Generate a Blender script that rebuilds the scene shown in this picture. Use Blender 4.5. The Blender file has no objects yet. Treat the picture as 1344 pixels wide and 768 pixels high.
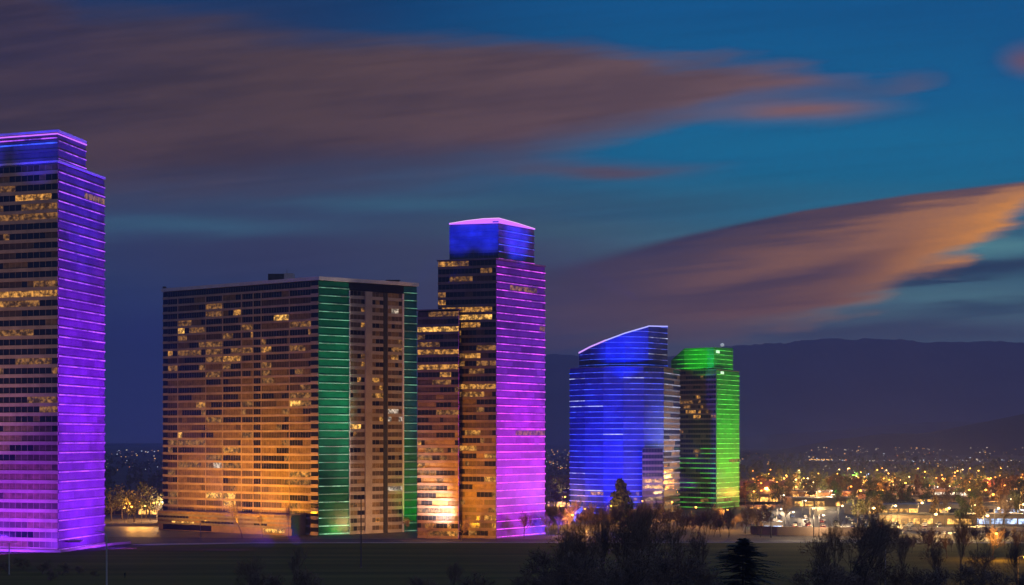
import bpy, math, random
from mathutils import Vector, Matrix
R = math.radians
SC = bpy.context.scene
COL = SC.collection

# ------------------------------------------------------------------ camera
CAM_Z, FPX = 41.0, 2200.0
cam_d = bpy.data.cameras.new('camera'); cam = bpy.data.objects.new('camera', cam_d); COL.objects.link(cam)
cam.location = (0, 0, CAM_Z); cam.rotation_euler = (R(90), 0, 0)
cam_d.sensor_width = 36; cam_d.lens = 36*FPX/1344
cam_d.shift_y = (575-384)/1344
cam_d.clip_start = 0.5; cam_d.clip_end = 60000
SC.camera = cam
SC.view_settings.view_transform = 'Standard'; SC.view_settings.look = 'None'
SC.view_settings.exposure = 0.0; SC.view_settings.gamma = 1; SC.view_settings.use_curve_mapping = False
SC.cycles.use_denoising = True
SC.cycles.max_bounces = 5; SC.cycles.diffuse_bounces = 2; SC.cycles.glossy_bounces = 3
SC.cycles.transmission_bounces = 2; SC.cycles.volume_bounces = 0; SC.cycles.transparent_max_bounces = 8
SC.cycles.sample_clamp_indirect = 4
SC.cycles.caustics_reflective = False; SC.cycles.caustics_refractive = False

def lin(c):
    return tuple(((v/255)/12.92 if v/255 <= .04045 else ((v/255+.055)/1.055)**2.4) for v in c)

# ------------------------------------------------------------------ node helper
class G:
    """tiny expression builder over a node tree"""
    def __init__(s, nt): s.nt = nt
    def n(s, t, **kw):
        o = s.nt.nodes.new(t)
        for k, v in kw.items(): setattr(o, k, v)
        return o
    def put(s, sock, v):
        if hasattr(v, 'is_output'): s.nt.links.new(v, sock)
        else:
            try: sock.default_value = v
            except Exception: sock.default_value = (*v, 1)
    def m(s, op, a, b=0.0, c=None, clamp=False):
        o = s.n('ShaderNodeMath', operation=op, use_clamp=clamp)
        s.put(o.inputs[0], a); s.put(o.inputs[1], b)
        if c is not None: s.put(o.inputs[2], c)
        return o.outputs[0]
    def add(s, a, b): return s.m('ADD', a, b)
    def sub(s, a, b): return s.m('SUBTRACT', a, b)
    def mul(s, a, b): return s.m('MULTIPLY', a, b)
    def div(s, a, b): return s.m('DIVIDE', a, b)
    def ss(s, x, a, b):                      # smoothstep from a to b, 0..1
        o = s.n('ShaderNodeMapRange', interpolation_type='SMOOTHSTEP')
        s.put(o.inputs[0], x); s.put(o.inputs[1], a); s.put(o.inputs[2], b); s.put(o.inputs[3], 0.0); s.put(o.inputs[4], 1.0)
        return o.outputs[0]
    def mix(s, f, a, b):
        o = s.n('ShaderNodeMix', data_type='RGBA')
        s.put(o.inputs[0], f); s.put(o.inputs[6], a if hasattr(a, 'is_output') else (*a, 1)); s.put(o.inputs[7], b if hasattr(b, 'is_output') else (*b, 1))
        return o.outputs[2]
    def xyz(s, x, y, z=0.0):
        o = s.n('ShaderNodeCombineXYZ'); s.put(o.inputs[0], x); s.put(o.inputs[1], y); s.put(o.inputs[2], z); return o.outputs[0]
    def noise(s, vec, scale=1.0, detail=3.0, rough=.5, dist=0.0):
        o = s.n('ShaderNodeTexNoise'); s.put(o.inputs['Vector'], vec); s.put(o.inputs['Scale'], scale)
        s.put(o.inputs['Detail'], detail); s.put(o.inputs['Roughness'], rough); s.put(o.inputs['Distortion'], dist); return o.outputs[0]
    def ramp(s, f, stops, interp='LINEAR'):
        o = s.n('ShaderNodeValToRGB'); cr = o.color_ramp; cr.interpolation = interp
        while len(cr.elements) < len(stops): cr.elements.new(.5)
        for e, (p, c) in zip(cr.elements, stops): e.position = p
        for e, (p, c) in zip(cr.elements, stops): e.position = p; e.color = (c, c, c, 1) if isinstance(c, (int, float)) else (*c, 1)
        s.put(o.inputs[0], f); return o.outputs[0]

# ------------------------------------------------------------------ dusk sky
W = bpy.data.worlds.new('World'); SC.world = W; W.use_nodes = True
nt = W.node_tree; nt.nodes.clear(); g = G(nt)
SUN_EL, SUN_AZ = R(-4.0), R(105)
tc = g.n('ShaderNodeTexCoord'); sep = g.n('ShaderNodeSeparateXYZ'); nt.links.new(tc.outputs['Generated'], sep.inputs[0])
dy = g.m('MAXIMUM', sep.outputs[1], 0.06)
# gnomonic coordinates of the direction, expressed in convenient units
px = g.add(g.mul(g.div(sep.outputs[0], dy), FPX), 672.0)
py = g.sub(575.0, g.mul(g.div(sep.outputs[2], dy), FPX))
def N(sx, sy, detail=3.0, off=0.0, slope=0.0, rough=.5):
    yy = g.add(py, g.mul(px, slope)) if slope else py
    return g.noise(g.xyz(g.div(px, sx), g.div(yy, sy), off), 1.0, detail, rough)
def XR(stops):                                # function of px given as (px, value) pairs, value 0..1 or colour
    return g.ramp(g.div(g.add(px, 300.0), 1944.0), [((p+300)/1944, c) for p, c in stops], 'LINEAR')
def XV(stops):
    lo, hi = -300.0, 700.0
    return g.add(g.mul(XR([(p, (v-lo)/(hi-lo)) for p, v in stops]), hi-lo), lo)
def YC(y, stops):
    return g.ramp(g.div(g.add(y, 100.0), 800.0), [((p+100)/800, lin(c)) for p, c in stops], 'EASE')
w1 = g.sub(N(330, 60, 2, 3.1, .10), .5); w2 = g.sub(N(130, 17, 3, 7.7, .08), .5); w3 = g.sub(N(420, 9, 3, 1.7, .10), .5); w4 = g.sub(N(75, 15, 4, 4.4, .06, .65), .5)
pw = g.add(py, g.add(g.mul(w1, 70.0), g.mul(w2, 22.0)))
ps = g.add(py, g.add(g.mul(w1, 34.0), g.mul(w2, 9.0)))
right = YC(py, [(-100, (0, 70, 122)), (0, (0, 82, 142)), (100, (2, 92, 149)), (200, (14, 106, 156)), (275, (42, 112, 150)), (335, (74, 124, 146)), (450, (78, 104, 124)), (600, (62, 64, 100))])
left = YC(pw, [(-100, (10, 52, 100)), (150, (40, 55, 90)), (285, (56, 74, 106)), (345, (46, 62, 100)), (450, (36, 46, 97)), (560, (43, 50, 102)), (600, (50, 50, 94))])
col = g.mix(g.ss(px, 330.0, 900.0), left, right)
def gauss(cx, cy, rx, ry, y=None, slope=0.0):
    a = g.div(g.sub(px, cx), rx); yy = g.sub(py if y is None else y, cy)
    if slope: yy = g.add(yy, g.mul(g.sub(px, cx), slope))
    b = g.div(yy, ry)
    return g.m('EXPONENT', g.mul(g.add(g.mul(a, a), g.mul(b, b)), -1.0))
# dull violet veil in the middle of the sky, thin streaks over it
col = g.mix(g.mul(gauss(670, 400, 230, 125, pw), .93), col, lin((66, 58, 83)))
col = g.mix(g.mul(gauss(380, 330, 300, 40, pw), .55), col, lin((60, 58, 84)))
col = g.mix(g.mul(gauss(235, 298, 200, 11, ps), .75), col, lin((64, 104, 134)))
col = g.mix(g.mul(gauss(560, 268, 190, 10, ps), .7), col, lin((62, 104, 132)))
col = g.mix(g.mul(gauss(820, 268, 230, 26, ps), .55), col, lin((46, 84, 112)))
col = g.mix(g.mul(gauss(740, 300, 150, 12, ps), .5), col, lin((64, 100, 118)))
# slate streaks low on the right
st = g.ss(N(260, 26, 3, 5.0, .06), .44, .64)
col = g.mix(g.mul(st, gauss(1330, 368, 330, 60)), col, lin((34, 58, 84)))
col = g.mix(g.mul(gauss(1300, 356, 120, 16, ps), .8), col, lin((34, 60, 86)))
col = g.mix(g.mul(gauss(1300, 322, 90, 11, ps), .85), col, lin((92, 146, 160)))
col = g.mix(g.mul(gauss(1250, 392, 200, 9, ps), .6), col, lin((84, 130, 146)))
col = g.mix(g.mul(gauss(1120, 416, 150, 8, ps), .5), col, lin((80, 118, 134)))
col = g.mix(g.mul(gauss(1130, 437, 330, 15, ps), .75), col, lin((62, 70, 92)))
# lenticular cloud low on the right, warm underneath
topB = XV([(-300, 520), (560, 372), (640, 354), (760, 331), (900, 304), (1050, 274), (1200, 252), (1344, 236), (1644, 200)])
botB = XV([(-300, 520), (560, 470), (720, 476), (880, 476), (960, 472), (1060, 452), (1150, 420), (1195, 386), (1270, 360), (1300, 332), (1344, 298), (1644, 262)])
softT = XV([(600, 60), (760, 26), (900, 10), (1050, 6), (1644, 5)])
softB = XV([(600, 80), (880, 70), (1000, 64), (1200, 48), (1644, 26)])
wyB = g.add(py, g.add(g.mul(w2, 60.0), g.add(g.mul(w3, 34.0), g.mul(w4, 26.0))))
tB = g.div(g.sub(g.add(py, g.add(g.mul(w1, 66.0), g.add(g.mul(w3, 40.0), g.mul(w2, 26.0)))), topB), g.m('MAXIMUM', g.sub(botB, topB), 5.0))
cl = g.ramp(tB, [(0, lin((64, 58, 80))), (.3, lin((76, 63, 78))), (.7, lin((100, 76, 76))), (1, lin((72, 62, 84)))], 'EASE')
cm = g.ramp(tB, [(0, lin((58, 54, 76))), (.14, lin((88, 68, 74))), (.33, lin((140, 98, 76))), (.5, lin((88, 66, 70))), (.74, lin((132, 92, 70))), (.92, lin((180, 122, 72))), (1, lin((146, 104, 80)))], 'EASE')
cr_ = g.ramp(tB, [(0, lin((66, 58, 78))), (.13, lin((104, 80, 82))), (.3, lin((186, 128, 84))), (.6, lin((228, 152, 72))), (1, lin((190, 130, 84)))], 'EASE')
cB = g.mix(g.ss(px, 760.0, 1060.0), cl, cm); cB = g.mix(g.ss(px, 1060.0, 1330.0), cB, cr_)
mB = g.mul(g.ss(g.sub(py, topB), 0.0, softT), g.ss(g.sub(botB, wyB), 0.0, softB))
mB = g.mul(mB, g.ss(px, 560.0, 800.0))
col = g.mix(mB, col, cB)
# big dusk cloud bank across the top
topA = XV([(-300, -250), (0, -90), (110, -20), (200, -8), (300, 4), (400, 20), (500, 30), (600, 36), (780, 44), (850, 60), (950, 60), (1040, 66), (1100, 84), (1150, 92), (1200, 84), (1240, 84), (1262, 104), (1300, 140), (1644, 200)])
botA = XV([(-300, 330), (0, 318), (140, 306), (300, 290), (450, 276), (560, 268), (680, 252), (740, 230), (800, 206), (880, 178), (960, 156), (1050, 140), (1100, 132), (1160, 134), (1200, 134), (1250, 118), (1300, 100), (1644, 60)])
sTA = XV([(-300, 110), (200, 70), (500, 44), (900, 36), (1250, 44)]); sBA = XV([(-300, 120), (400, 110), (700, 80), (900, 48), (1250, 44)])
yA = g.add(py, g.add(g.mul(w1, 40.0), g.add(g.mul(w2, 34.0), g.mul(w4, 14.0))))
mA = g.mul(g.ss(g.sub(yA, topA), -4.0, sTA), g.ss(g.sub(botA, yA), -4.0, sBA))
cA = XR([(-300, lin((46, 42, 58))), (0, lin((56, 47, 57))), (120, lin((64, 52, 56))), (400, lin((70, 56, 57))), (700, lin((88, 69, 73))), (900, lin((100, 79, 84))), (1100, lin((106, 82, 92))), (1250, lin((108, 86, 98)))])
cA = g.mix(g.mul(gauss(860, 178, 230, 26, yA, .22), .75), cA, lin((122, 84, 82)))
cA = g.mix(g.mul(gauss(30, 40, 260, 70, pw), .6), cA, lin((40, 42, 70)))
cA = g.mix(g.mul(gauss(640, 225, 260, 40, pw), .5), cA, lin((80, 60, 70)))
va = g.ss(N(340, 46, 4, 2.2, .12, .6), .34, .68)
cA = g.mix(g.mul(g.sub(1.0, va), .26), cA, lin((52, 42, 54)))
cA = g.mix(g.mul(va, .16), cA, lin((128, 96, 92)))
col = g.mix(mA, col, cA)
col = g.mix(g.mul(gauss(1050, 146, 100, 15, ps, .02), .9), col, lin((132, 94, 90)))
col = g.mix(g.mul(gauss(800, 220, 110, 9, ps, .03), .8), col, lin((92, 70, 80)))
col = g.mix(g.mul(gauss(1352, 76, 34, 20, ps), .85), col, lin((112, 80, 94)))
col = g.mix(g.mul(gauss(1000, 40, 420, 30, ps), .25), col, lin((6, 74, 124)))
# fine long-exposure streaking
streak = g.mul(g.add(.80, g.mul(N(420, 11, 4, 9.0, .09, .65), .40)), g.add(1.22, g.mul(g.ss(py, 250.0, 520.0), .22)))
hs = g.n('ShaderNodeHueSaturation'); hs.inputs['Saturation'].default_value = 1.04; g.put(hs.inputs['Value'], streak); nt.links.new(col, hs.inputs['Color'])
# below the horizon the dome is dull earth-dusk
tint = g.n('ShaderNodeMix', data_type='RGBA', blend_type='MULTIPLY'); tint.inputs[0].default_value = 1.0
nt.links.new(hs.outputs[0], tint.inputs[6]); tint.inputs[7].default_value = (1.06, 1.04, .9, 1)
gr = g.mix(g.ss(py, 600.0, 640.0), tint.outputs[2], lin((30, 28, 46)))
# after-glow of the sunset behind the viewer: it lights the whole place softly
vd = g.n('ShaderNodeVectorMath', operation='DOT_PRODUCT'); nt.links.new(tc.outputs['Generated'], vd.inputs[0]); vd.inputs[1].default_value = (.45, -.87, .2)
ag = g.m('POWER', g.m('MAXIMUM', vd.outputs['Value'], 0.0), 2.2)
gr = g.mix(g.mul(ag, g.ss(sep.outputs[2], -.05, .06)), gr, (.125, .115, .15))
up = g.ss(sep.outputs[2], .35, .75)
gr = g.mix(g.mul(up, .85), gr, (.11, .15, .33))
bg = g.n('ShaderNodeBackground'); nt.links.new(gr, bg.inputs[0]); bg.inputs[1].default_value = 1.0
sky = g.n('ShaderNodeTexSky', sky_type='NISHITA'); sky.sun_disc = False; sky.sun_elevation = SUN_EL; sky.sun_rotation = SUN_AZ; sky.altitude = 1600
bg2 = g.n('ShaderNodeBackground'); nt.links.new(sky.outputs[0], bg2.inputs[0]); bg2.inputs[1].default_value = 0.05
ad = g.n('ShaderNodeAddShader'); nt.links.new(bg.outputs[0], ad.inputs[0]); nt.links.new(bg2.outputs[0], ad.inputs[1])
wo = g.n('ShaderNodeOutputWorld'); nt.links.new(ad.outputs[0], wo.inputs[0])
W.cycles.sampling_method = 'MANUAL'; W.cycles.sample_map_resolution = 512

# faint after-glow from the set sun, behind the viewer's right shoulder
sd = bpy.data.lights.new('sun', 'SUN'); sd.energy = 0.05; sd.angle = R(12); sd.color = (1, .72, .55)
sun = bpy.data.objects.new('sun', sd); COL.objects.link(sun); sun.rotation_euler = (R(62), 0, R(35)); sun.location = (60, -60, 90)

# ------------------------------------------------------------------ object helpers
def link(o):
    COL.objects.link(o); return o
def tag(o, label=None, cat=None, group=None, kind=None):
    if label: o['label'] = label
    if cat: o['category'] = cat
    if group: o['group'] = group
    if kind: o['kind'] = kind
    return o
def thing(name, label, cat, loc, group=None, rz=0.0):
    o = link(bpy.data.objects.new(name, None)); o.location = loc; o.rotation_euler = (0, 0, rz); o.empty_display_size = 1
    return tag(o, label, cat, group)
class MB:
    def __init__(s): s.v = []; s.f = []; s.mi = []
    def face(s, pts, mi=0):
        b = len(s.v); s.v += [tuple(p) for p in pts]; s.f.append(tuple(range(b, b+len(pts)))); s.mi.append(mi)
    def grid(s, verts, faces, mi=0):
        b = len(s.v); s.v += [tuple(p) for p in verts]
        for f in faces: s.f.append(tuple(i+b for i in f)); s.mi.append(mi)
    def box(s, c, d, mi=0, rz=0.0, taper=1.0):
        x, y, z = d[0]/2, d[1]/2, d[2]/2; ca, sa = math.cos(rz), math.sin(rz); vs = []
        for dz, t in ((-z, 1), (z, taper)):
            for sx, sy in ((-1, -1), (1, -1), (1, 1), (-1, 1)):
                a, b_ = sx*x*t, sy*y*t; vs.append((c[0]+a*ca-b_*sa, c[1]+a*sa+b_*ca, c[2]+dz))
        s.grid(vs, [(3, 2, 1, 0), (4, 5, 6, 7), (0, 1, 5, 4), (1, 2, 6, 5), (2, 3, 7, 6), (3, 0, 4, 7)], mi)
    def prism(s, poly, z0, z1, mi=0):        # poly counter-clockwise; z1 number or list
        n = len(poly); zt = z1 if isinstance(z1, (list, tuple)) else [z1]*n
        vs = [(p[0], p[1], z0) for p in poly]+[(p[0], p[1], z) for p, z in zip(poly, zt)]
        s.grid(vs, [tuple(range(n-1, -1, -1)), tuple(range(n, 2*n))]+[(i, (i+1) % n, n+(i+1) % n, n+i) for i in range(n)], mi)
    def tube(s, p0, p1, r0, r1, k=5, mi=0, caps=False):
        p0 = Vector(p0); p1 = Vector(p1); d = p1-p0
        if d.length < 1e-6: return
        d.normalize(); a = d.cross(Vector((0, 0, 1)) if abs(d.z) < .9 else Vector((1, 0, 0))).normalized(); b = d.cross(a)
        vs = []
        for p, r in ((p0, r0), (p1, r1)):
            for i in range(k):
                t = 2*math.pi*i/k; vs.append(p+a*(r*math.cos(t))+b*(r*math.sin(t)))
        fs = [(i, (i+1) % k, k+(i+1) % k, k+i) for i in range(k)]
        if caps: fs += [tuple(range(k-1, -1, -1)), tuple(range(k, 2*k))]
        s.grid(vs, fs, mi)
    def path(s, pts, radii, k=6, mi=0):      # one continuous tube
        vs = []; fs = []; n = len(pts); P = [Vector(p) for p in pts]
        for i, p in enumerate(P):
            d = (P[min(i+1, n-1)]-P[max(i-1, 0)]).normalized()
            a = d.cross(Vector((0, 1, 0)) if abs(d.y) < .9 else Vector((1, 0, 0))).normalized(); b = d.cross(a)
            for j in range(k):
                t = 2*math.pi*j/k; vs.append(p+a*(radii[i]*math.cos(t))+b*(radii[i]*math.sin(t)))
        for i in range(n-1):
            for j in range(k): fs.append((i*k+j, i*k+(j+1) % k, (i+1)*k+(j+1) % k, (i+1)*k+j))
        fs += [tuple(range(k-1, -1, -1)), tuple(range((n-1)*k, n*k))]
        s.grid(vs, fs, mi)
    def ball(s, c, r, mi=0, sz=1.0):
        vs = [(0, 0, 1), (0, 0, -1)]; fs = []
        for lat in (.5, -.5):
            for i in range(6):
                t = math.pi*(i+(.5 if lat < 0 else 0))/3; q = math.sqrt(1-lat*lat); vs.append((q*math.cos(t), q*math.sin(t), lat))
        for i in range(6):
            j = (i+1) % 6; fs += [(0, 2+i, 2+j), (2+i, 8+i, 2+j), (2+j, 8+i, 8+j), (8+j, 8+i, 1)]
        s.grid([(c[0]+x*r, c[1]+y*r, c[2]+z*r*sz) for x, y, z in vs], fs, mi)
    def build(s, name, mats, parent=None, off=None, smooth=False):
        me = bpy.data.meshes.new(name)
        o_ = Vector(off) if off is not None else (parent.location.copy() if parent is not None and s.world else Vector((0, 0, 0)))
        vs = [(v[0]-o_.x, v[1]-o_.y, v[2]-o_.z) for v in s.v]
        me.from_pydata(vs, [], s.f)
        for m_ in (mats if isinstance(mats, (list, tuple)) else [mats]): me.materials.append(m_)
        if any(s.mi): me.polygons.foreach_set('material_index', s.mi)
        if smooth: me.polygons.foreach_set('use_smooth', [True]*len(s.f))
        me.update()
        o = link(bpy.data.objects.new(name, me))
        if parent is not None: o.parent = parent
        return o
    world = True
def LB():
    b = MB(); b.world = False; return b
def kids(o): return [c for c in bpy.data.objects if c.parent == o]
_kid = {}
def dup(root, loc, rz=0.0, sc=1.0, label=None, group=None):
    if root not in _kid: _kid[root] = kids(root); [_kid.setdefault(c, kids(c)) for c in _kid[root]]
    r = root.copy(); COL.objects.link(r); r.location = loc; r.rotation_euler = (0, 0, rz)
    r.scale = (sc, sc, sc) if isinstance(sc, (int, float)) else sc
    if label: r['label'] = label
    if group: r['group'] = group
    for ch in _kid[root]:
        c = ch.copy(); COL.objects.link(c); c.parent = r
        for q in _kid[ch]:
            d = q.copy(); COL.objects.link(d); d.parent = c
    return r
def P(x, D): return ((x-672)/FPX*D, D)                     # bearing and distance to plan coordinates
def ZY(y, D): return CAM_Z-(y-575)/FPX*D
def GD(y): return CAM_Z*FPX/(y-575)                        # distance of level ground seen at that drop

# ------------------------------------------------------------------ materials
def mat(name, c, rough=.6, metal=0.0, var=.15, scale=.3, spec=.5, c2=None, bump=0.0, stretch=(1, 1, 1), emit=None, es=0.0):
    m_ = bpy.data.materials.new(name); m_.use_nodes = True; t = m_.node_tree; b = t.nodes['Principled BSDF']; q = G(t)
    co = q.n('ShaderNodeTexCoord'); mp = q.n('ShaderNodeMapping'); t.links.new(co.outputs['Object'], mp.inputs[0]); mp.inputs['Scale'].default_value = stretch
    nz = q.noise(mp.outputs[0], scale, 4.0, .6)
    lo = tuple(v*(1-var) for v in c); hi = c2 if c2 else tuple(min(1, v*(1+var)) for v in c)
    t.links.new(q.ramp(nz, [(.3, lo), (.7, hi)]), b.inputs['Base Color'])
    b.inputs['Roughness'].default_value = rough; b.inputs['Metallic'].default_value = metal; b.inputs['Specular IOR Level'].default_value = spec
    if bump:
        bp = q.n('ShaderNodeBump'); bp.inputs['Strength'].default_value = bump; bp.inputs['Distance'].default_value = .3
        t.links.new(nz, bp.inputs['Height']); t.links.new(bp.outputs[0], b.inputs['Normal'])
    if emit:
        b.inputs['Emission Color'].default_value = (*emit, 1); b.inputs['Emission Strength'].default_value = es
    return m_
def led(name, c, s, var=.9, scale=.09):
    """a line of LED modules: some modules run dimmer than their neighbours"""
    m_ = mat(name, (.3, .3, .3), .5, var=.05); t = m_.node_tree; b = t.nodes['Principled BSDF']; q = G(t)
    co = q.n('ShaderNodeTexCoord')
    nz = q.noise(co.outputs['Object'], scale, 4.0, .75)
    b.inputs['Emission Color'].default_value = (*c, 1)
    t.links.new(q.mul(s, q.add(1-var, q.mul(q.ss(nz, .36, .68), 2*var))), b.inputs['Emission Strength'])
    return m_
def glow(name, c, s, sampled=True):
    m_ = bpy.data.materials.new(name); m_.use_nodes = True; t = m_.node_tree; t.nodes.clear(); q = G(t)
    e = q.n('ShaderNodeEmission'); e.inputs[0].default_value = (*c, 1); e.inputs[1].default_value = s
    o = q.n('ShaderNodeOutputMaterial'); t.links.new(e.outputs[0], o.inputs[0])
    if not sampled: m_.cycles.emission_sampling = 'NONE'
    return m_
def room(name, c, s, scale=.55):
    """window of a lit room: lamps, furniture and blinds make it uneven"""
    m_ = mat(name, (.05, .05, .06), .15, var=.1); t = m_.node_tree; b = t.nodes['Principled BSDF']; q = G(t)
    co = q.n('ShaderNodeTexCoord'); nz = q.noise(co.outputs['Object'], scale*1.15, 3.0, .65)
    b.inputs['Emission Color'].default_value = (*c, 1)
    t.links.new(q.mul(s, q.add(.15, q.mul(q.ss(nz, .38, .7), 1.7))), b.inputs['Emission Strength'])
    m_.cycles.emission_sampling = 'NONE'
    return m_
M = {}
M['glass_dark'] = mat('dark_glass', (.02, .022, .035), .12, var=.4, scale=.08, spec=.7, bump=.03)
M['glass_black'] = mat('black_glass', (.01, .01, .014), .2, var=.3, spec=.5)
M['glass_blue'] = mat('blue_tinted_glass', (.03, .05, .12), .12, var=.4, scale=.1, spec=.7, bump=.03)
M['blind'] = mat('drawn_blind', (.23, .15, .07), .6, var=.45, scale=.5)
M['blind_dull'] = mat('dull_blind', (.10, .07, .05), .4, var=.45, scale=.35)
M['spandrel'] = mat('brown_spandrel', (.52, .38, .28), .5, var=.2, scale=.2)
M['spandrel_dark'] = mat('dark_brown_spandrel', (.24, .165, .145), .5, var=.25, scale=.2)
M['concrete'] = mat('pale_concrete', (.42, .36, .33), .8, var=.2, scale=.15)
M['concrete_dark'] = mat('stained_concrete', (.2, .18, .17), .85, var=.3, scale=.15)
M['cap'] = mat('roof_cap', (.78, .72, .74), .5, var=.1)
M['roof_dark'] = mat('roof_felt', (.05, .05, .055), .9, var=.3)
M['frost'] = mat('frosted_curtain_glass', (.22, .22, .23), .45, spec=.15, var=.25, scale=.12, stretch=(1, 1, .3))
M['frost2'] = mat('frosted_spandrel_glass', (.18, .18, .19), .45, spec=.15, var=.3, scale=.15)
M['frost3'] = mat('darker_frosted_glass', (.15, .15, .165), .4, spec=.2, var=.35, scale=.15)
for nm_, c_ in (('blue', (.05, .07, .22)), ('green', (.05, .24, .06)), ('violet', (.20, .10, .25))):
    for i_, k_ in ((1, 1.0), (2, .82), (3, .68)): M[nm_+'_pane'+str(i_)] = mat(nm_+'_tinted_glass', tuple(v*k_ for v in c_), .4, spec=.15, var=.28, scale=.12)  # violet tone puts the LED light's colour into otherwise neutral glass
M['greenglass'] = mat('green_glass', (.008, .2, .10), .3, var=.35, scale=.12)
M['tealglass'] = mat('teal_glass', (.02, .16, .2), .3, var=.35, scale=.12)
M['room_dim'] = room('dim_amber_room', (1, .44, .10), .22)
M['room_mid'] = room('amber_room', (1, .44, .08), .55)
M['room_hot'] = room('bright_amber_room', (1, .50, .10), 1.05)
M['room_cool'] = room('cool_white_room', (1, .8, .6), .6)
M['led_pink'] = led('pink_led', (.8, .08, 1), 1.0)
M['led_violet'] = led('violet_led', (.5, .09, 1), .8)
M['led_magenta'] = led('magenta_led', (.9, .07, 1), .95)
M['led_blue'] = led('blue_led', (.03, .10, 1), .85)
M['led_white'] = led('cool_white_led', (.62, .7, 1), .75)
M['led_green'] = led('green_led', (.06, 1, .04), .6)
M['led_mint'] = led('mint_led', (.16, .6, .36), .45)
M['led_mint_hot'] = led('bright_mint_led', (.5, 1, .6), .75)
M['neon_violet'] = glow('violet_neon', (.55, .14, 1), 1.5)
M['neon_pink'] = glow('pink_neon', (.9, .5, 1), 1.1)
M['metal'] = mat('galvanised_metal', (.3, .3, .31), .45, metal=.6, var=.2)
M['metal_dark'] = mat('dark_painted_metal', (.04, .04, .045), .5, var=.2)
M['bark'] = mat('bark', (.10, .078, .06), .9, var=.4, scale=2)
M['twig'] = mat('bare_twigs', (.2, .14, .095), .9, var=.4, scale=.4)
M['needle'] = mat('spruce_needles', (.045, .06, .035), .8, var=.5, scale=.5)
M['leaf'] = mat('dark_foliage', (.055, .075, .025), .8, var=.5, scale=.3)
M['leaf_olive'] = mat('olive_foliage', (.1, .095, .03), .8, var=.5, scale=.3)
M['leaf_russet'] = mat('russet_foliage', (.13, .08, .03), .8, var=.5, scale=.3)

# ------------------------------------------------------------------ ground
def smooth(t): t = max(0, min(1, t)); return t*t*(3-2*t)
def ground_z(x, y):
    z = 0.0
    if y < 430: z = 38.8*(1-max(y, -80)/430) if y > -80 else 38.8*(1+80/430)
    if y < 430: z += .5*math.sin(x*.031+y*.02)*smooth((430-y)/60)*smooth(y/60)
    return z
xs = sorted(set([-7000, -5000, -3500, -2500, -1800, -1300, -900, -700]+list(range(-600, 601, 25))+[700, 900, 1300, 1800, 2500, 3500, 5000, 7000]))
ys = sorted(set([-1500, -800, -300, -80]+list(range(-40, 480, 20))+[430, 520, 600, 700, 850, 1000, 1300, 1700, 2300, 3000, 4000, 5500, 7500, 10000, 14000]))
b = MB(); vs = [(x, y, ground_z(x, y)) for y in ys for x in xs]; nx = len(xs)
b.grid(vs, [(j*nx+i, j*nx+i+1, (j+1)*nx+i+1, (j+1)*nx+i) for j in range(len(ys)-1) for i in range(nx-1)])
mg = mat('valley_ground', (.05, .042, .036), .95, var=.6, scale=.012, c2=(.085, .065, .05), stretch=(.5, 1, 1))
ground = b.build('ground', mg, smooth=True); tag(ground, kind='structure')

mlawn = mat('mown_lawn', (.075, .078, .016), .95, spec=.05, var=.3, scale=.05, c2=(.14, .13, .03), stretch=(.12, 1.7, 1))
mroad = mat('asphalt', (.055, .055, .06), .75, var=.3, scale=.08)
mpath = mat('pale_path', (.36, .33, .31), .8, var=.15, scale=.2)
mlot = mat('car_park_asphalt', (.06, .055, .052), .55, var=.45, scale=.05)
def sheet(name, poly, z, m_, h=.0):
    b = MB()
    if h: b.prism(poly, z-.3, z+h)
    else: b.face([(p[0], p[1], z) for p in poly])
    o = b.build(name, m_); tag(o, kind='structure'); return o
sheet('lawn', [(-330, 436), (330, 436), (330, 640), (150, 656), (-40, 654), (-100, 652), (-138, 640), (-152, 606), (-190, 590), (-330, 600)], .02, mlawn)
sheet('road', [(-152, 650), (-100, 658), (-30, 660), (60, 660), (150, 664), (420, 664), (420, 676), (150, 676), (30, 674), (-60, 676), (-100, 681), (-165, 692), (-330, 720), (-330, 708), (-190, 676)], .03, mroad)
sheet('footpath', [(-146, 643), (-138, 640), (-100, 652), (-40, 654), (150, 656), (330, 640), (330, 644), (150, 659.5), (-40, 657.5), (-102, 656), (-140, 649)], .015, mpath, .12)
sheet('forecourt', [(-330, 720), (-165, 694), (-100, 684), (-84, 700), (-160, 764), (-200, 800), (-330, 830)], .025, mlot)
sheet('plaza', [(-100, 681), (30, 677), (60, 700), (40, 740), (-30, 745), (-80, 703)], .028, mlot)
sheet('car_park', [(100, 730), (205, 712), (250, 860), (290, 1120), (150, 1180), (128, 900)], .03, mlot)
sheet('highway', [(150, 818), (560, 760), (600, 790), (640, 830), (330, 880), (190, 900)], .04, mlot)
sheet('back_street', [(20, 1000), (110, 1010), (420, 1180), (760, 1230), (760, 1260), (400, 1220), (100, 1050), (20, 1030)], .03, mlot)

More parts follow.
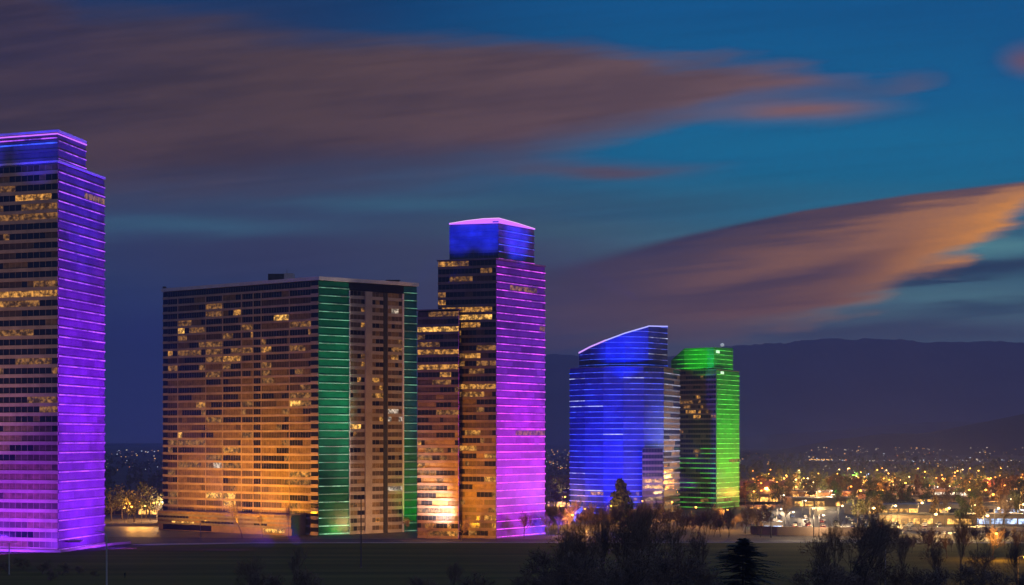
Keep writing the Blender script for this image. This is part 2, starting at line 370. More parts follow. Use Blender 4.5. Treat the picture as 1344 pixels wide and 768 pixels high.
# ------------------------------------------------------------------ hills
def ridge(name, prof, D, depth, m_, amp, seed, x0, x1, step, label=None):
    rnd = random.Random(seed); ph = [rnd.uniform(0, 6.28) for _ in range(12)]
    def h(x):
        for (a, ya), (b_, yb) in zip(prof, prof[1:]):
            if a <= x <= b_:
                return ya+(yb-ya)*(x-a)/(b_-a)
        return prof[0][1] if x < prof[0][0] else prof[-1][1]
    vs = []; rows = [-1, -.8, -.62, -.46, -.3, -.16, -.06, 0, .1, .3, .6, 1]; cols = []
    x = x0
    while x <= x1: cols.append(x); x += step
    for r in rows:
        d = D+r*depth
        for i, cx in enumerate(cols):
            base = max(0, CAM_Z+(575-h(cx))/FPX*D)
            prf = smooth(1-abs(r))**.8
            n = sum(math.sin(cx*.011*(k+1)*1.6+ph[k]+r*5*(k % 3))/(k+1.3) for k in range(9))+rnd.gauss(0, .32)
            z = base*prf+amp*n*(prf**.5)*(min(1, base/120))
            vs.append(((cx-672)/FPX*D*(1+.03*r), d, z-3 if abs(r) > .99 else max(z, -3)))
    nc = len(cols); b = MB()
    b.grid(vs, [(j*nc+i, j*nc+i+1, (j+1)*nc+i+1, (j+1)*nc+i) for j in range(len(rows)-1) for i in range(nc-1)])
    o = b.build(name, m_, smooth=True); tag(o, kind='structure'); return o
mm = mat('mountain_forest', (.05, .06, .09), .95, var=.5, scale=.003, c2=(.085, .085, .11))
mh = mat('dry_hill', (.018, .013, .012), .95, var=.4, scale=.004, c2=(.028, .02, .018))
ridge('mountains', [(-400, 600), (150, 592), (420, 560), (600, 490), (717, 470), (760, 468), (880, 467), (930, 461), (965, 453), (1040, 450), (1150, 446), (1250, 448), (1344, 450), (1700, 462)], 10500, 2300, mm, 11, 4, -400, 1750, 4)
ridge('far_hills', [(700, 585), (900, 578), (1000, 571), (1100, 566), (1180, 556), (1250, 552), (1344, 556), (1700, 566)], 8000, 1100, mh, 4, 8, 700, 1750, 12)
ridge('hills', [(940, 600), (1040, 590), (1100, 577), (1150, 571), (1210, 569), (1260, 561), (1344, 543), (1450, 522), (1700, 505)], 4700, 750, mh, 3, 2, 930, 1750, 12)

# ------------------------------------------------------------------ towers
rng = random.Random(11)
def panel(root, A, B, z0, z1, nf, wall, glass, choose, hs=.38, strip=None, strip_h=.35, bay=2.4, out=.3, pname='facade_panel', strip_skip=0.0, smat=None):
    """one stretch of facade between plan points A and B (left to right from outside): spandrel profile, a window row per floor, a light line per floor"""
    A = Vector(A); B = Vector(B); t = (B-A); L = t.length; t.normalize(); n = Vector((t.y, -t.x)); h = (z1-z0)/nf
    prof = []
    for k in range(nf):
        z = z0+k*h; prof += [(out, z), (out, z+h*hs), (0, z+h*hs), (0, z+h)]
    prof = [(-.35, z0)]+prof+[(-.35, z1)]
    m_ = len(prof); vs = []
    for E in (A, B):
        for o_, z in prof: q = E+n*o_; vs.append((q.x, q.y, z))
    b = MB(); b.grid(vs, [(i, m_+i, m_+(i+1) % m_, (i+1) % m_) for i in range(m_)]+[tuple(range(m_-1, -1, -1)), tuple(range(m_, 2*m_))])
    b.build(pname, wall, root)
    if glass:
        nb = max(1, int(round(L/bay))); mw = min(.12, bay*.05)
        for k in range(nf):
            cells = choose(k, nf, nb); za, zb = z0+k*h+h*hs+.06, z0+(k+1)*h-.04
            b = MB(); xs_ = []; ids = []
            for i in range(nb):
                x0_, x1_ = L*i/nb, L*(i+1)/nb
                xs_ += [x0_+mw/2, x1_-mw/2]
            vv = []
            for x_ in xs_:
                q = A+t*x_+n*.035; vv += [(q.x, q.y, za), (q.x, q.y, zb)]
            base = len(b.v); b.v += vv
            for i in range(len(xs_)-1):
                b.f.append((2*i, 2*i+2, 2*i+3, 2*i+1)); b.mi.append(cells[i//2] if i % 2 == 0 else 0)
            b.build('window', [wall]+glass, root)
    if strip:
        for k in range(nf):
            if strip_skip and rng.random() < strip_skip: continue
            zc = z0+k*h+h*hs*.55
            s_ = strip(k, nf) if callable(strip) else strip
            if s_ is None: continue
            b = MB(); q0 = A+n*(out+.002); q1 = B+n*(out+.002)
            vs = []
            for q in (q0, q1):
                for o_, dz in ((0, -strip_h/2), (.12, -strip_h/2), (.12, strip_h/2), (0, strip_h/2)):
                    e = q+n*o_; vs.append((e.x, e.y, zc+dz))
            b.grid(vs, [(0, 1, 5, 4), (1, 2, 6, 5), (2, 3, 7, 6), (3, 0, 4, 7), (3, 2, 1, 0), (4, 5, 6, 7)])
            b.build('light_strip', s_, root)
def runs(nb, table, lo=1, hi=5):
    """row of material slots in runs; table = [(slot, weight)]"""
    out = []; tot = sum(w for _, w in table)
    while len(out) < nb:
        r = rng.random()*tot
        for s_, w in table:
            r -= w
            if r <= 0: break
        out += [s_]*rng.randint(lo, hi)
    return out[:nb]
def core(root, poly, z0, z1, m_, name='wall'):
    c = Vector((sum(p[0] for p in poly)/len(poly), sum(p[1] for p in poly)/len(poly)))
    pts = []
    for p in poly:
        v = Vector(p[:2]); d = c-v; pts.append(v+d.normalized()*.45)
    b = MB(); b.prism(pts, z0, z1); return b.build(name, m_, root)
def cap(root, poly, z, h, m_, over=.5, name='roof_cap'):
    c = Vector((sum(p[0] for p in poly)/len(poly), sum(p[1] for p in poly)/len(poly)))
    pts = [Vector(p[:2])+(Vector(p[:2])-c).normalized()*over for p in poly]
    b = MB(); b.prism(pts, z+.01, z+h); return b.build(name, m_, root)
def neon(root, pts, z, h, m_, out=.3, name='neon_edge'):
    hh = h if isinstance(h, (list, tuple)) else [h]*len(pts)
    """lit line along a run of plan points at height z (number or list)"""
    zz = z if isinstance(z, (list, tuple)) else [z]*len(pts)
    b = MB(); vs = []; n_ = len(pts)
    for i, p in enumerate(pts):
        a = Vector(pts[max(0, i-1)]); c = Vector(pts[min(n_-1, i+1)]); t = (c-a).normalized(); n = Vector((t.y, -t.x)); q = Vector(p)
        for o_, dz in ((out, 0), (out+.25, 0), (out+.25, hh[i]), (out, hh[i])):
            e = q+n*o_; vs.append((e.x, e.y, zz[i]+dz))
    fs = [(0, 3, 2, 1), tuple(4*(n_-1)+k for k in range(4))]
    for i in range(n_-1):
        for k in range(4): fs.append((4*i+k, 4*i+(k+1) % 4, 4*i+4+(k+1) % 4, 4*i+4+k))
    b.grid(vs, fs); return b.build(name, m_, root)
def wash(A, B, f, dist, zs, zt, color, kw, size, blend=1.0, radius=1.5, name='floodlight_beam', side=0.0):
    """floodlight without a fixture, added off a facade, some in mid-air: spot aimed at height zt"""
    A = Vector(A); B = Vector(B); t = (B-A).normalized(); n = Vector((t.y, -t.x)); q = A+(B-A)*f
    src = q+n*dist+t*side
    l = bpy.data.lights.new(name, 'SPOT'); l.energy = kw*1000; l.color = color; l.spot_size = R(size); l.spot_blend = blend; l.shadow_soft_size = radius
    o = link(bpy.data.objects.new(name, l)); o.location = (src.x, src.y, zs)
    d = Vector((q.x, q.y, zt))-o.location; o.rotation_euler = d.to_track_quat('-Z', 'Y').to_euler()
    return o

VIOLET, MAGENTA, BLUE, GREEN, AMBER = (.27, .004, 1), (.60, .002, 1), (.008, .022, 1), (.006, 1, .012), (1, .40, .015)
GL = [M['glass_dark'], M['blind'], M['room_dim'], M['room_mid'], M['room_hot'], M['blind_dull'], M['room_cool']]   # slots 1..7

# --- violet tower at the left edge
tw = thing('office_tower', 'tallest tower, washed violet from its base, blue at its stepped top, at the left edge', 'tower', (*P(60, 625), 0), 'floodlit high-rises')
C1, R1, L1 = P(76, 605), P(137, 645), P(-170, 634)
Bk = (L1[0]+R1[0]-C1[0], L1[1]+R1[1]-C1[1]); foot = [L1, C1, R1, Bk]
core(tw, foot, 0, 140.6, M['concrete_dark'])
def ch_a(k, nf, nb):
    f = k/nf
    if k in (25, 26): return [4]*nb if k == 26 else runs(nb, [(1, 2), (4, 3), (3, 3)], 2, 6)
    if f < .3: return runs(nb, [(2, 3), (6, 5), (1, .6)], 3, 8)
    return runs(nb, [(1, 9), (6, 2.4), (2, 1.2), (3, 4.2), (4, .9), (5, .25)], 1, 6)
panel(tw, L1, C1, 0, 140, 40, M['spandrel'], GL, ch_a, hs=.36, bay=2.6)
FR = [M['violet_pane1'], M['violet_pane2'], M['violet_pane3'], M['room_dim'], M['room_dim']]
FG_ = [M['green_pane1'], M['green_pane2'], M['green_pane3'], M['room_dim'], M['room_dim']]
def ch_f(k, nf, nb): return runs(nb, [(1, 8), (2, 4), (3, 2), (4, .12), (5, .1)], 3, 12)
panel(tw, C1, R1, 0, 140, 40, M['violet_pane2'], FR, ch_f, hs=.34, strip=M['led_violet'], strip_h=.34, bay=2.2)
cap(tw, foot, 140.61, .7, M['cap'])
q = lambda t: (C1[0]+(R1[0]-C1[0])*t, C1[1]+(R1[1]-C1[1])*t)
R1b = q(.58); Bb = (L1[0]+R1b[0]-C1[0], L1[1]+R1b[1]-C1[1]); footc = [L1, C1, R1b, Bb]
core(tw, footc, 141.4, 151.4, M['concrete_dark'])
panel(tw, L1, C1, 141.4, 151, 3, M['frost2'], [M['frost3'], M['frost']], lambda k, nf, nb: runs(nb, [(1, 3), (2, 2)], 2, 6), hs=.3)
panel(tw, C1, R1b, 141.4, 151, 3, M['frost2'], FR, ch_f, hs=.3, strip=M['led_violet'], strip_h=.3)
cap(tw, footc, 151.41, .9, M['cap'])
neon(tw, [L1, C1, R1b], 150.6, .45, M['neon_violet'])
neon(tw, [L1, C1], 149.2, .35, M['led_violet'])
neon(tw, [L1, C1], 147.4, .45, M['led_blue'])
wash(C1, R1, .5, 75, 2, 40, VIOLET, 892.6, 74)
wash(C1, R1, .5, 85, 2, 95, (.23, .008, 1), 1115.8, 56)
wash(C1, R1, .5, 60, 6, 148, BLUE, 1363.7, 24)
wash(C1, R1, .5, 22, 1, 10, (.24, .03, 1), 71.6, 110)
wash(L1, C1, .85, 24, 1, 8, (.25, .03, 1), 96, 120)
wash(L1, C1, .5, 24, 1, 8, (.25, .03, 1), 80, 120)
wash(L1, C1, .8, 40, 1, 28, VIOLET, 80.5, 66)
wash(L1, C1, .5, 60, 3, 80, (1, .5, .3), 126.5, 70)
wash(L1, C1, .6, 45, 100, 150, (.02, .012, 1), 330, 26); wash(L1, C1, .9, 45, 100, 150, (.02, .012, 1), 330, 26)
# entrance canopy at the foot
b = MB(); e0 = q(.25); b.box((e0[0]+2.2, e0[1], 3.2), (4.5, 9, .4), rz=.1); b.build('entrance_canopy', M['concrete_dark'], tw)

# --- broad amber slab with the green strip
tw2 = thing('slab_tower', 'broad amber lit slab block with a dark green glass strip down its corner', 'tower', (*P(400, 740), 0), 'floodlit high-rises')
L2, C2, R2 = P(214, 762), P(418, 705), P(547, 735); B2 = (L2[0]+R2[0]-C2[0], L2[1]+R2[1]-C2[1]); foot2 = [L2, C2, R2, B2]; H2 = 107.2; NF2 = 32
core(tw2, foot2, 0, H2+.2, M['concrete_dark'])
def ln(A, B, t): return (A[0]+(B[0]-A[0])*t, A[1]+(B[1]-A[1])*t)
BAYS = [0, .075, .28, .40, .535, .615, .67, .86, 1]
def ch_b(k, nf, nb):
    f = k/nf
    if k >= nf-1: return [1]*nb
    out = []
    for j, (a_, b_) in enumerate(zip(BAYS, BAYS[1:])):
        n = int(round(b_*nb))-int(round(a_*nb)); gold = (1.0, .8, 1.5, 1.1, 1.6, .12, 1.0, 1.3)[j]
        tb = [(1, (.9+7*f)*(5 if j == 5 else 1)), (2, (5*(1-f)+1.2)*gold), (6, 3.2), (3, 2.2*gold), (4, .6), (5, .25), (7, .02)]
        out += runs(n, tb, 2, 10) if n > 0 else []
    return (out+[1]*nb)[:nb]
a0, a1 = ln(L2, C2, .035), ln(L2, C2, .955)
panel(tw2, L2, a0, 0, H2, NF2, M['spandrel'], GL, lambda k, nf, nb: [1]*nb, hs=.32, bay=3.2, pname='corner_panel')
panel(tw2, a0, a1, 0, H2, NF2, M['spandrel'], GL, ch_b, hs=.27, bay=1.55)
for fr in BAYS[1:-1]:
    pA_, pB_ = Vector(ln(a0, a1, fr-.0022)), Vector(ln(a0, a1, fr+.0022)); t = (pB_-pA_).normalized(); n = Vector((t.y, -t.x))
    b = MB(); b.prism([tuple(pA_+n*.36), tuple(pB_+n*.36), tuple(pB_+n*.05), tuple(pA_+n*.05)], 8.7, H2-3.4); b.build('pier', M['spandrel'], tw2)
panel(tw2, a1, C2, 0, H2, NF2, M['spandrel'], GL, lambda k, nf, nb: [1]*nb, hs=.42, bay=3.6, pname='corner_panel')
g1, g2, g3 = ln(C2, R2, .30), ln(C2, R2, .86), R2
panel(tw2, C2, g1, 0, H2, NF2, M['greenglass'], [M['greenglass']], lambda k, nf, nb: [1]*nb, hs=.3, strip=lambda k, nf: M['led_mint_hot'] if k < 7 else M['led_mint'], strip_h=.3, bay=3.2, pname='green_glass_strip')
panel(tw2, g2, g3, 0, H2, NF2, M['tealglass'], [M['tealglass'], M['greenglass']], lambda k, nf, nb: [2 if k < 12 else 1]*nb, hs=.3, strip=M['led_mint'], strip_h=.28, bay=3.2, pname='teal_glass_strip')
m1, m2 = ln(g1, g2, .34), ln(g1, g2, .67)
def ch_c(k, nf, nb): return runs(nb, [(1, 3), (6, 5), (2, 2.5), (3, .4), (4, .3), (5, .15)], 1, 3)
def ch_c2(k, nf, nb): return runs(nb, [(1, 2.2), (6, 5), (2, 5), (3, .3), (4, .25)], 1, 2)
def ch_c3(k, nf, nb): return runs(nb, [(1, 2.2), (6, 4), (2, 3), (3, .3), (7, .5), (4, .15)], 1, 3)
def inset(A, B, a, b_): return ln(A, B, a), ln(A, B, b_)
for (A_, B_), chz in ((inset(g1, m1, .04, .84), ch_c), (inset(m1, m2, .22, .86), ch_c2), (inset(m2, g2, .12, .92), ch_c3)):
    panel(tw2, A_, B_, 0, H2-3.4, NF2-1, M['concrete'], GL, chz, hs=.4, bay=1.9, out=.1, pname='window_bay')
for (A_, B_), m_ in (((ln(g1, m1, .84), ln(m1, m2, .10)), 'concrete'), ((ln(m1, m2, .10), ln(m1, m2, .22)), 'concrete'), ((ln(m1, m2, .88), ln(m2, g2, .10)), 'metal_dark'), ((ln(m2, g2, .92), g2), 'cap'), ((ln(g1, m1, -.0), ln(g1, m1, .04)), 'cap')):
    t = (Vector(B_)-Vector(A_)).normalized(); n = Vector((t.y, -t.x)); o_ = .55 if m_ != 'metal_dark' else .06
    b = MB(); A3, B3 = Vector(A_)+t*.01, Vector(B_)-t*.01
    b.prism([tuple(A3+n*o_), tuple(B3+n*o_), tuple(B3-n*.3), tuple(A3-n*.3)], 0, H2-3.3); b.build('pier', M[m_], tw2)
t = (Vector(g2)-Vector(g1)).normalized(); n = Vector((t.y, -t.x)); b = MB()
b.prism([tuple(Vector(g1)+n*.25), tuple(Vector(g2)+n*.25), tuple(Vector(g2)-n*.3), tuple(Vector(g1)-n*.3)], H2-3.2, H2-.1); b.build('top_fascia', M['glass_dark'], tw2)
cap(tw2, foot2, H2+.25, 1.5, M['cap'], over=.9)
# podium on the long side
tl = (Vector(C2)-Vector(L2)).normalized(); nl = Vector((tl.y, -tl.x)); pA, pB = Vector(L2)+tl*7, Vector(ln(L2, C2, .93))
b = MB(); b.prism([tuple(pA+nl*9), tuple(pB+nl*9), tuple(pB+nl*.6), tuple(pA+nl*.6)], 0, 8.6); b.build('podium', M['spandrel_dark'], tw2)
panel(tw2, tuple(pA+nl*9.4), tuple(pB+nl*9.4), 2.9, 8.4, 3, M['concrete_dark'], GL, lambda k, nf, nb: runs(nb, [(6, 4), (2, 3), (1, 2), (3, .3)], 3, 9), hs=.45, bay=2.0, pname='podium_front')
pa, pb = pA+tl*3+nl*9.06, pA+tl*34+nl*9.06
b = MB(); b.prism([tuple(pa), tuple(pb), tuple(pb-nl*.05), tuple(pa-nl*.05)], .3, 2.7); b.build('garage_opening', M['glass_black'], tw2)
b = MB(); pc, pd = pA+tl*66+nl*9.1, pA+tl*78+nl*9.1
b.prism([tuple(pc+nl*.4), tuple(pd+nl*.4), tuple(pd), tuple(pc)], 1.1, 2.6); b.build('shop_window', M['room_hot'], tw2)
b = MB(); pc, pd = pA+tl*10+nl*9.9, pA+tl*24+nl*9.9
b.prism([tuple(pc+nl*.2), tuple(pd+nl*.2), tuple(pd), tuple(pc)], 3.6, 4.2); b.build('canopy_light', M['room_hot'], tw2)
# plant on the roof
rp = P(368, 735); ru = thing('rooftop_unit', 'square lift housing, half dark and half pale, on top of the amber slab', 'roof plant', (rp[0], rp[1], H2+1.76))
b = MB(); b.box((rp[0]-1.5, rp[1], H2+1.76+1.9), (7, 6, 3.8)); b.build('housing', M['roof_dark'], ru)
b = MB(); b.box((rp[0]+4, rp[1], H2+1.76+2.0), (3.9, 6.4, 4.0)); b.build('stair_hood', M['concrete'], ru)
b = MB(); b.tube((rp[0]+3, rp[1]-1, H2+5.76), (rp[0]+3, rp[1]-1, H2+7.6), .12, .08, 5, caps=True); b.build('aerial', M['metal_dark'], ru)
for x_, D_, w_, h_, lb in ((345, 742, 1.6, .9, 'tiny dark roof vent left of the lift housing on the amber slab'), (216, 765, 1.2, .9, 'tiny dark roof vent at the far left corner of the amber slab'), (516, 733, 5.5, .9, 'low dark roof vent over the right end of the amber slab')):
    rp = P(x_, D_); v_ = MB(); z_ = H2+1.752
    v_.box((rp[0], rp[1], z_+h_/2), (w_, 2, h_)); v_.box((rp[0], rp[1], z_+h_+.12), (w_*1.15, 2.3, .2))
    o = v_.build('roof_vent', M['roof_dark'], off=(rp[0], rp[1], z_)); o.location = (rp[0], rp[1], z_); tag(o, lb, 'roof vent')
# sodium floods in the forecourt of the slab
for f, kw, zt in ((.16, 30, 16), (.38, 78, 16), (.64, 110, 16), (.86, 120, 16)):
    wash(L2, C2, f, 34, 7, zt, AMBER, kw*.46, 105, radius=.8)
for f, kw in ((.3, 80), (.78, 135)):
    wash(L2, C2, f, 50, 8, 36, (1, .42, .03), kw, 84)
wash(C2, R2, .15, 14, 1, 6, (.01, 1, .12), 3, 90, side=9); wash(C2, R2, .12, 40, 2, 60, (.02, .8, .35), 80, 26, side=14)
wash(C2, R2, .55, 26, 3, 12, (1, .5, .2), 22, 110); wash(C2, R2, .55, 60, 3, 58, (1, .74, .56), 230, 64)
wash(C2, R2, .95, 26, 2, 60, (.02, .5, .8), 30, 22); wash(C2, R2, .95, 12, 2, 14, GREEN, 8, 80)

# --- magenta tower in the middle
tw3 = thing('office_tower', 'magenta washed tower with a blue crown and violet roof line, beside the amber slab', 'tower', (*P(650, 700), 0), 'floodlit high-rises')
L3, C3, R3 = P(575, 691), P(651, 683), P(715, 713); B3 = (L3[0]+R3[0]-C3[0], L3[1]+R3[1]-C3[1]); foot3 = [L3, C3, R3, B3]; H3 = 113.6
core(tw3, foot3, 0, H3+.1, M['concrete_dark'])
def ch_d(k, nf, nb):
    f = k/nf
    if k in (28, 29): return [1]+[5 if k == 28 else 4]*(nb-2)+[1]
    if k == 19: return [4]*nb
    if f < .12: return runs(nb, [(2, 3), (1, 2), (4, 2), (3, 3), (6, 2)], 1, 3)
    if f < .55: return runs(nb, [(1, 4), (6, 3), (2, 2.5), (3, 1.2), (4, .7)], 1, 5)
    return runs(nb, [(1, 8), (6, 1.5), (3, 3.2), (4, .5)], 2, 6)
panel(tw3, L3, C3, 0, H3, 36, M['spandrel_dark'], GL, ch_d, hs=.34, bay=1.7)
panel(tw3, C3, R3, 0, H3, 36, M['violet_pane2'], FR, ch_f, hs=.34, strip=M['led_magenta'], strip_h=.34, bay=2.0)
cap(tw3, foot3, H3+.12, .6, M['spandrel_dark'])
Lc, Cc, Rc = P(590, 694), P(654, 689), P(701, 711); Bc = (Lc[0]+Rc[0]-Cc[0], Lc[1]+Rc[1]-Cc[1]); fc = [Lc, Cc, Rc, Bc]; Z3 = H3+.73
core(tw3, fc, Z3, 129.6, M['frost3'])
panel(tw3, Lc, Cc, Z3, 129, 5, M['frost3'], [M['glass_blue'], M['frost3'], M['frost2']], lambda k, nf, nb: [1]*nb if k == 0 else runs(nb, [(2, 3), (3, 3)], 2, 5), hs=.3, bay=2)
panel(tw3, Cc, Rc, Z3, 129, 5, M['frost3'], [M['glass_blue'], M['frost3'], M['frost2']], lambda k, nf, nb: runs(nb, [(2, 3), (3, 3), (1, 1)], 2, 5), hs=.3, bay=2, strip=lambda k, nf: M['led_pink'] if k == 0 else M['led_blue'], strip_h=.25)
cap(tw3, fc, 129.61, .5, M['frost2'])
nm = [Lc, ln(Lc, Cc, .35), ln(Lc, Cc, .7), Cc, ln(Cc, Rc, .5), Rc]; nh = [.35, 1.3, 1.9, 1.95, 1.3, .3]
neon(tw3, nm, 129.3, nh, M['neon_violet']); neon(tw3, nm, [129.32+h_ for h_ in nh], .25, M['neon_pink'])
La, Ra = P(548, 687.5), P(602, 681.5); fa = [La, Ra, (Ra[0]+1.5, Ra[1]+12), (La[0]+1.5, La[1]+18)]
core(tw3, fa, 0, 93.1, M['glass_black'])
def ch_e(k, nf, nb):
    if k in (27, 24, 22): return [5 if k == 27 else 4]*nb
    f = k/nf
    if f < .12: return runs(nb, [(2, 3), (1, 2), (4, 2), (3, 3), (6, 2)], 1, 3)
    if f < .62: return runs(nb, [(1, 3), (6, 3), (2, 3), (3, 2), (4, .8)], 1, 5)
    return runs(nb, [(1, 7), (6, 2), (3, 3.2), (4, .3)], 2, 6)
panel(tw3, La, Ra, 0, 92.6, 30, M['spandrel_dark'], GL, ch_e, hs=.34, bay=1.6)
cap(tw3, fa, 93.12, .5, M['spandrel_dark'])
wash(C3, R3, .5, 70, 22, 30, (.62, .001, 1), 900, 60, side=26); wash(C3, R3, .5, 80, 24, 84, (.30, .006, 1), 800, 46, side=30)  # unseen spots added in mid-air over the trees, with no mast
wash(C3, R3, .85, 14, 1, 6, (.12, .06, 1), 40.6, 110)
wash(Cc, Rc, .5, 60, 96, 125, BLUE, 900, 20); wash(Lc, Cc, .2, 60, 100, 126, BLUE, 620, 18); wash(Lc, Cc, .8, 60, 100, 126, BLUE, 620, 18)
for f, kw in ((.1, 26), (.5, 26), (.85, 30)):
    wash(La, C3, f, 34, 5, 14, (1, .36, .01), kw*1.0, 100, radius=.8)
wash(La, C3, .4, 50, 4, 32, (1, .36, .02), 190, 66)

# --- blue glass tower with a raked roof
tw4 = thing('office_tower', 'curved blue lit glass tower with a raked roof edge, in front of the green tower', 'tower', (*P(815, 925), 0), 'floodlit high-rises')
pts4 = [P(748, 922), P(768, 909), P(792, 901), P(818, 898), P(845, 899), P(871, 905), P(892, 940)]
foot4 = pts4+[P(850, 975), P(765, 965)]; H4 = 78.8
core(tw4, foot4, 0, H4+.1, M['concrete_dark'])
BL = [M['blue_pane1'], M['blue_pane2'], M['blue_pane3'], M['glass_blue'], M['room_mid'], M['blue_pane1']]
def ch_g(k, nf, nb):
    if k < 4: return runs(nb, [(4, 3), (3, 3), (5, .6), (6, .5)], 1, 3)
    return runs(nb, [(1, 3), (2, 5), (3, 5), (4, .5), (6, .04)], 4, 16)
def st4(k, nf): return M['led_white'] if rng.random() < .05 else M['led_blue']
for i in range(5):
    panel(tw4, pts4[i], pts4[i+1], 0, H4, 26, M['blue_pane1'], BL, ch_g, hs=.34, strip=st4, strip_h=.36, bay=1.8)
def ch_h(k, nf, nb): return runs(nb, [(6, 5), (1, 5), (3, .12)], 6, 14)
panel(tw4, pts4[5], pts4[6], 0, H4, 26, mat('silver_grey_cladding', (.17, .19, .23), .6, spec=.2, var=.2), GL, ch_h, hs=.3, bay=2.2, strip=lambda k, nf: M['led_white'] if k % 2 and k > 3 else None, strip_h=.16)
cap(tw4, foot4, H4+.12, .5, M['frost2'])
# brown low wing let into its right half
wA, wB = P(843, 893), P(870, 897); wing = [wA, wB, (wB[0]+.3, wB[1]+5), (wA[0]+.3, wA[1]+4.4)]
core(tw4, wing, 0, 35.6, M['concrete_dark'], 'wing_wall')
panel(tw4, wA, wB, 0, 35.4, 11, M['spandrel_dark'], GL, lambda k, nf, nb: [4]*nb if k in (4, 5) else runs(nb, [(1, 6), (6, 2)], 2, 5), hs=.32, bay=1.8, pname='wing_front')
# raked crown
cp = [P(760, 926), P(775, 914), P(795, 908), P(820, 906), P(851, 910), P(876, 925)]
zt = [ZY(463, 926), ZY(455, 914), ZY(446.5, 908), ZY(437, 906), ZY(428, 910), ZY(428.5, 925)]; zc0 = H4+.64
cf = cp+[P(868, 958), P(775, 955)]; zf = zt+[zt[-1], zt[0]]
b = MB(); b.prism(cf, zc0, zf); b.build('crown_wall', M['blue_pane1'], tw4)
for i in range(5):
    A, B = Vector(cp[i]), Vector(cp[i+1]); z_ = zc0+1.2; k = 0
    while z_ < max(zt[i], zt[i+1])-.8:
        t0, t1 = 0, 1
        if zt[i+1] != zt[i] and z_ > min(zt[i], zt[i+1])-.6: t0 = min(.95, (z_+.6-zt[i])/(zt[i+1]-zt[i])); t0 = max(0, t0)
        if t0 < .9:
            a_, b_ = A+(B-A)*t0, B; t = (B-A).normalized(); n = Vector((t.y, -t.x)); m_ = MB()
            m_.prism([tuple(a_+n*.2), tuple(b_+n*.2), tuple(b_+n*.01), tuple(a_+n*.01)], z_, z_+.3); m_.build('light_strip', M['led_white'] if k % 3 == 2 and i == 4 else M['led_blue'], tw4)
        z_ += 3.0; k += 1
M['neon_ice'] = glow('ice_blue_neon', (.42, .42, 1), 1.3)
neon(tw4, cp[:3], [z-.5 for z in zt[:3]], .8, glow('lilac_neon', (.6, .32, 1), 1.3), out=.05); neon(tw4, cp[2:5], [z-.5 for z in zt[2:5]], .7, M['neon_ice'], out=.05); neon(tw4, cp[4:], [z-.3 for z in zt[4:]], .6, M['neon_ice'], out=.05)
pm = ((pts4[2][0]), pts4[2][1])
wash(pts4[0], pts4[5], .78, 130, 3, 44, (.002, .030, 1), 1700, 46); wash(pts4[0], pts4[5], .25, 130, 3, 40, (.02, .010, 1), 1350, 46)
wash(pts4[0], pts4[2], .2, 50, 16, 18, (.10, .03, 1), 18, 60); wash(cp[1], cp[4], .6, 60, 66, 92, (.002, .03, 1), 620, 34)
wash(pts4[5], pts4[6], .5, 60, 40, 44, (.55, .66, 1), 190, 62, side=-20)

# --- green tower
tw5 = thing('office_tower', 'green lit tower with a brown face and slanted green crown, behind the blue tower', 'tower', (*P(930, 985), 0), 'floodlit high-rises')
L5, C5, R5 = P(884, 990), P(940, 970), P(970, 1000); B5 = (L5[0]+R5[0]-C5[0], L5[1]+R5[1]-C5[1]); foot5 = [L5, C5, R5, B5]; H5 = 80.2
core(tw5, foot5, 0, H5+.1, M['concrete_dark'])
def ch_i(k, nf, nb):
    f = k/nf
    if .62 < f < .8: return runs(nb, [(1, 3), (3, 1.5), (4, .6), (6, 2)], 1, 4)
    return runs(nb, [(1, 8), (6, 2), (3, .35)], 1, 5)
s1, s2 = ln(L5, C5, .64), C5
panel(tw5, L5, s1, 0, H5, 28, M['spandrel_dark'], GL, ch_i, hs=.34, bay=1.8, strip=lambda k, nf: M['led_green'] if k < 11 and rng.random() < .6 else None, strip_h=.3)
panel(tw5, s1, s2, 0, H5, 28, M['spandrel_dark'], GL, ch_i, hs=.34, bay=1.8, strip=lambda k, nf: M['led_green'] if k < 13 else None, strip_h=.3)
panel(tw5, C5, R5, 0, H5, 28, M['green_pane2'], FG_, ch_f, hs=.34, strip=M['led_green'], strip_h=.36, bay=1.9)
cap(tw5, foot5, H5+.12, .5, M['spandrel_dark'])
k5 = [P(881, 992), P(898, 983), P(937, 975), P(962, 996)]; z5 = [ZY(473, 992), ZY(457.5, 983), ZY(456, 975), ZY(457, 996)]; kf = k5+[P(955, 1010), P(893, 1018)]; zz5 = z5+[z5[3], z5[0]]
b = MB(); b.prism(kf, H5+.64, zz5); b.build('crown_wall', M['green_pane1'], tw5)
for i in range(3):
    z_ = H5+1.6
    while z_ < min(z5[i], z5[i+1])-.4 or (i == 0 and z_ < z5[1]-1):
        A, B = Vector(k5[i]), Vector(k5[i+1]); t0 = 0
        if i == 0 and z_ > z5[0]-.5: t0 = (z_+.5-z5[0])/(z5[1]-z5[0])
        if t0 < .9:
            a_ = A+(B-A)*t0; t = (B-A).normalized(); n = Vector((t.y, -t.x)); m_ = MB()
            m_.prism([tuple(a_+n*.2), tuple(B+n*.2), tuple(B+n*.01), tuple(a_+n*.01)], z_, z_+.3); m_.build('light_strip', M['led_green'], tw5)
        z_ += 2.6
sq = P(945, 972)
b = MB(); m_ = mat('lit_sign', (.5, .5, .5), .5, emit=(.7, 1, .7), es=.9)
t = (Vector(k5[3])-Vector(k5[2])).normalized(); n = Vector((t.y, -t.x)); s0 = Vector(k5[2])+t*3+n*.35
for j in range(3): e = s0+t*(j*1.5); b.box((e.x, e.y, z5[2]-2.4), (1.1, .3, 1.6), rz=math.atan2(t.y, t.x))
b.build('roof_light_panel', m_, tw5)
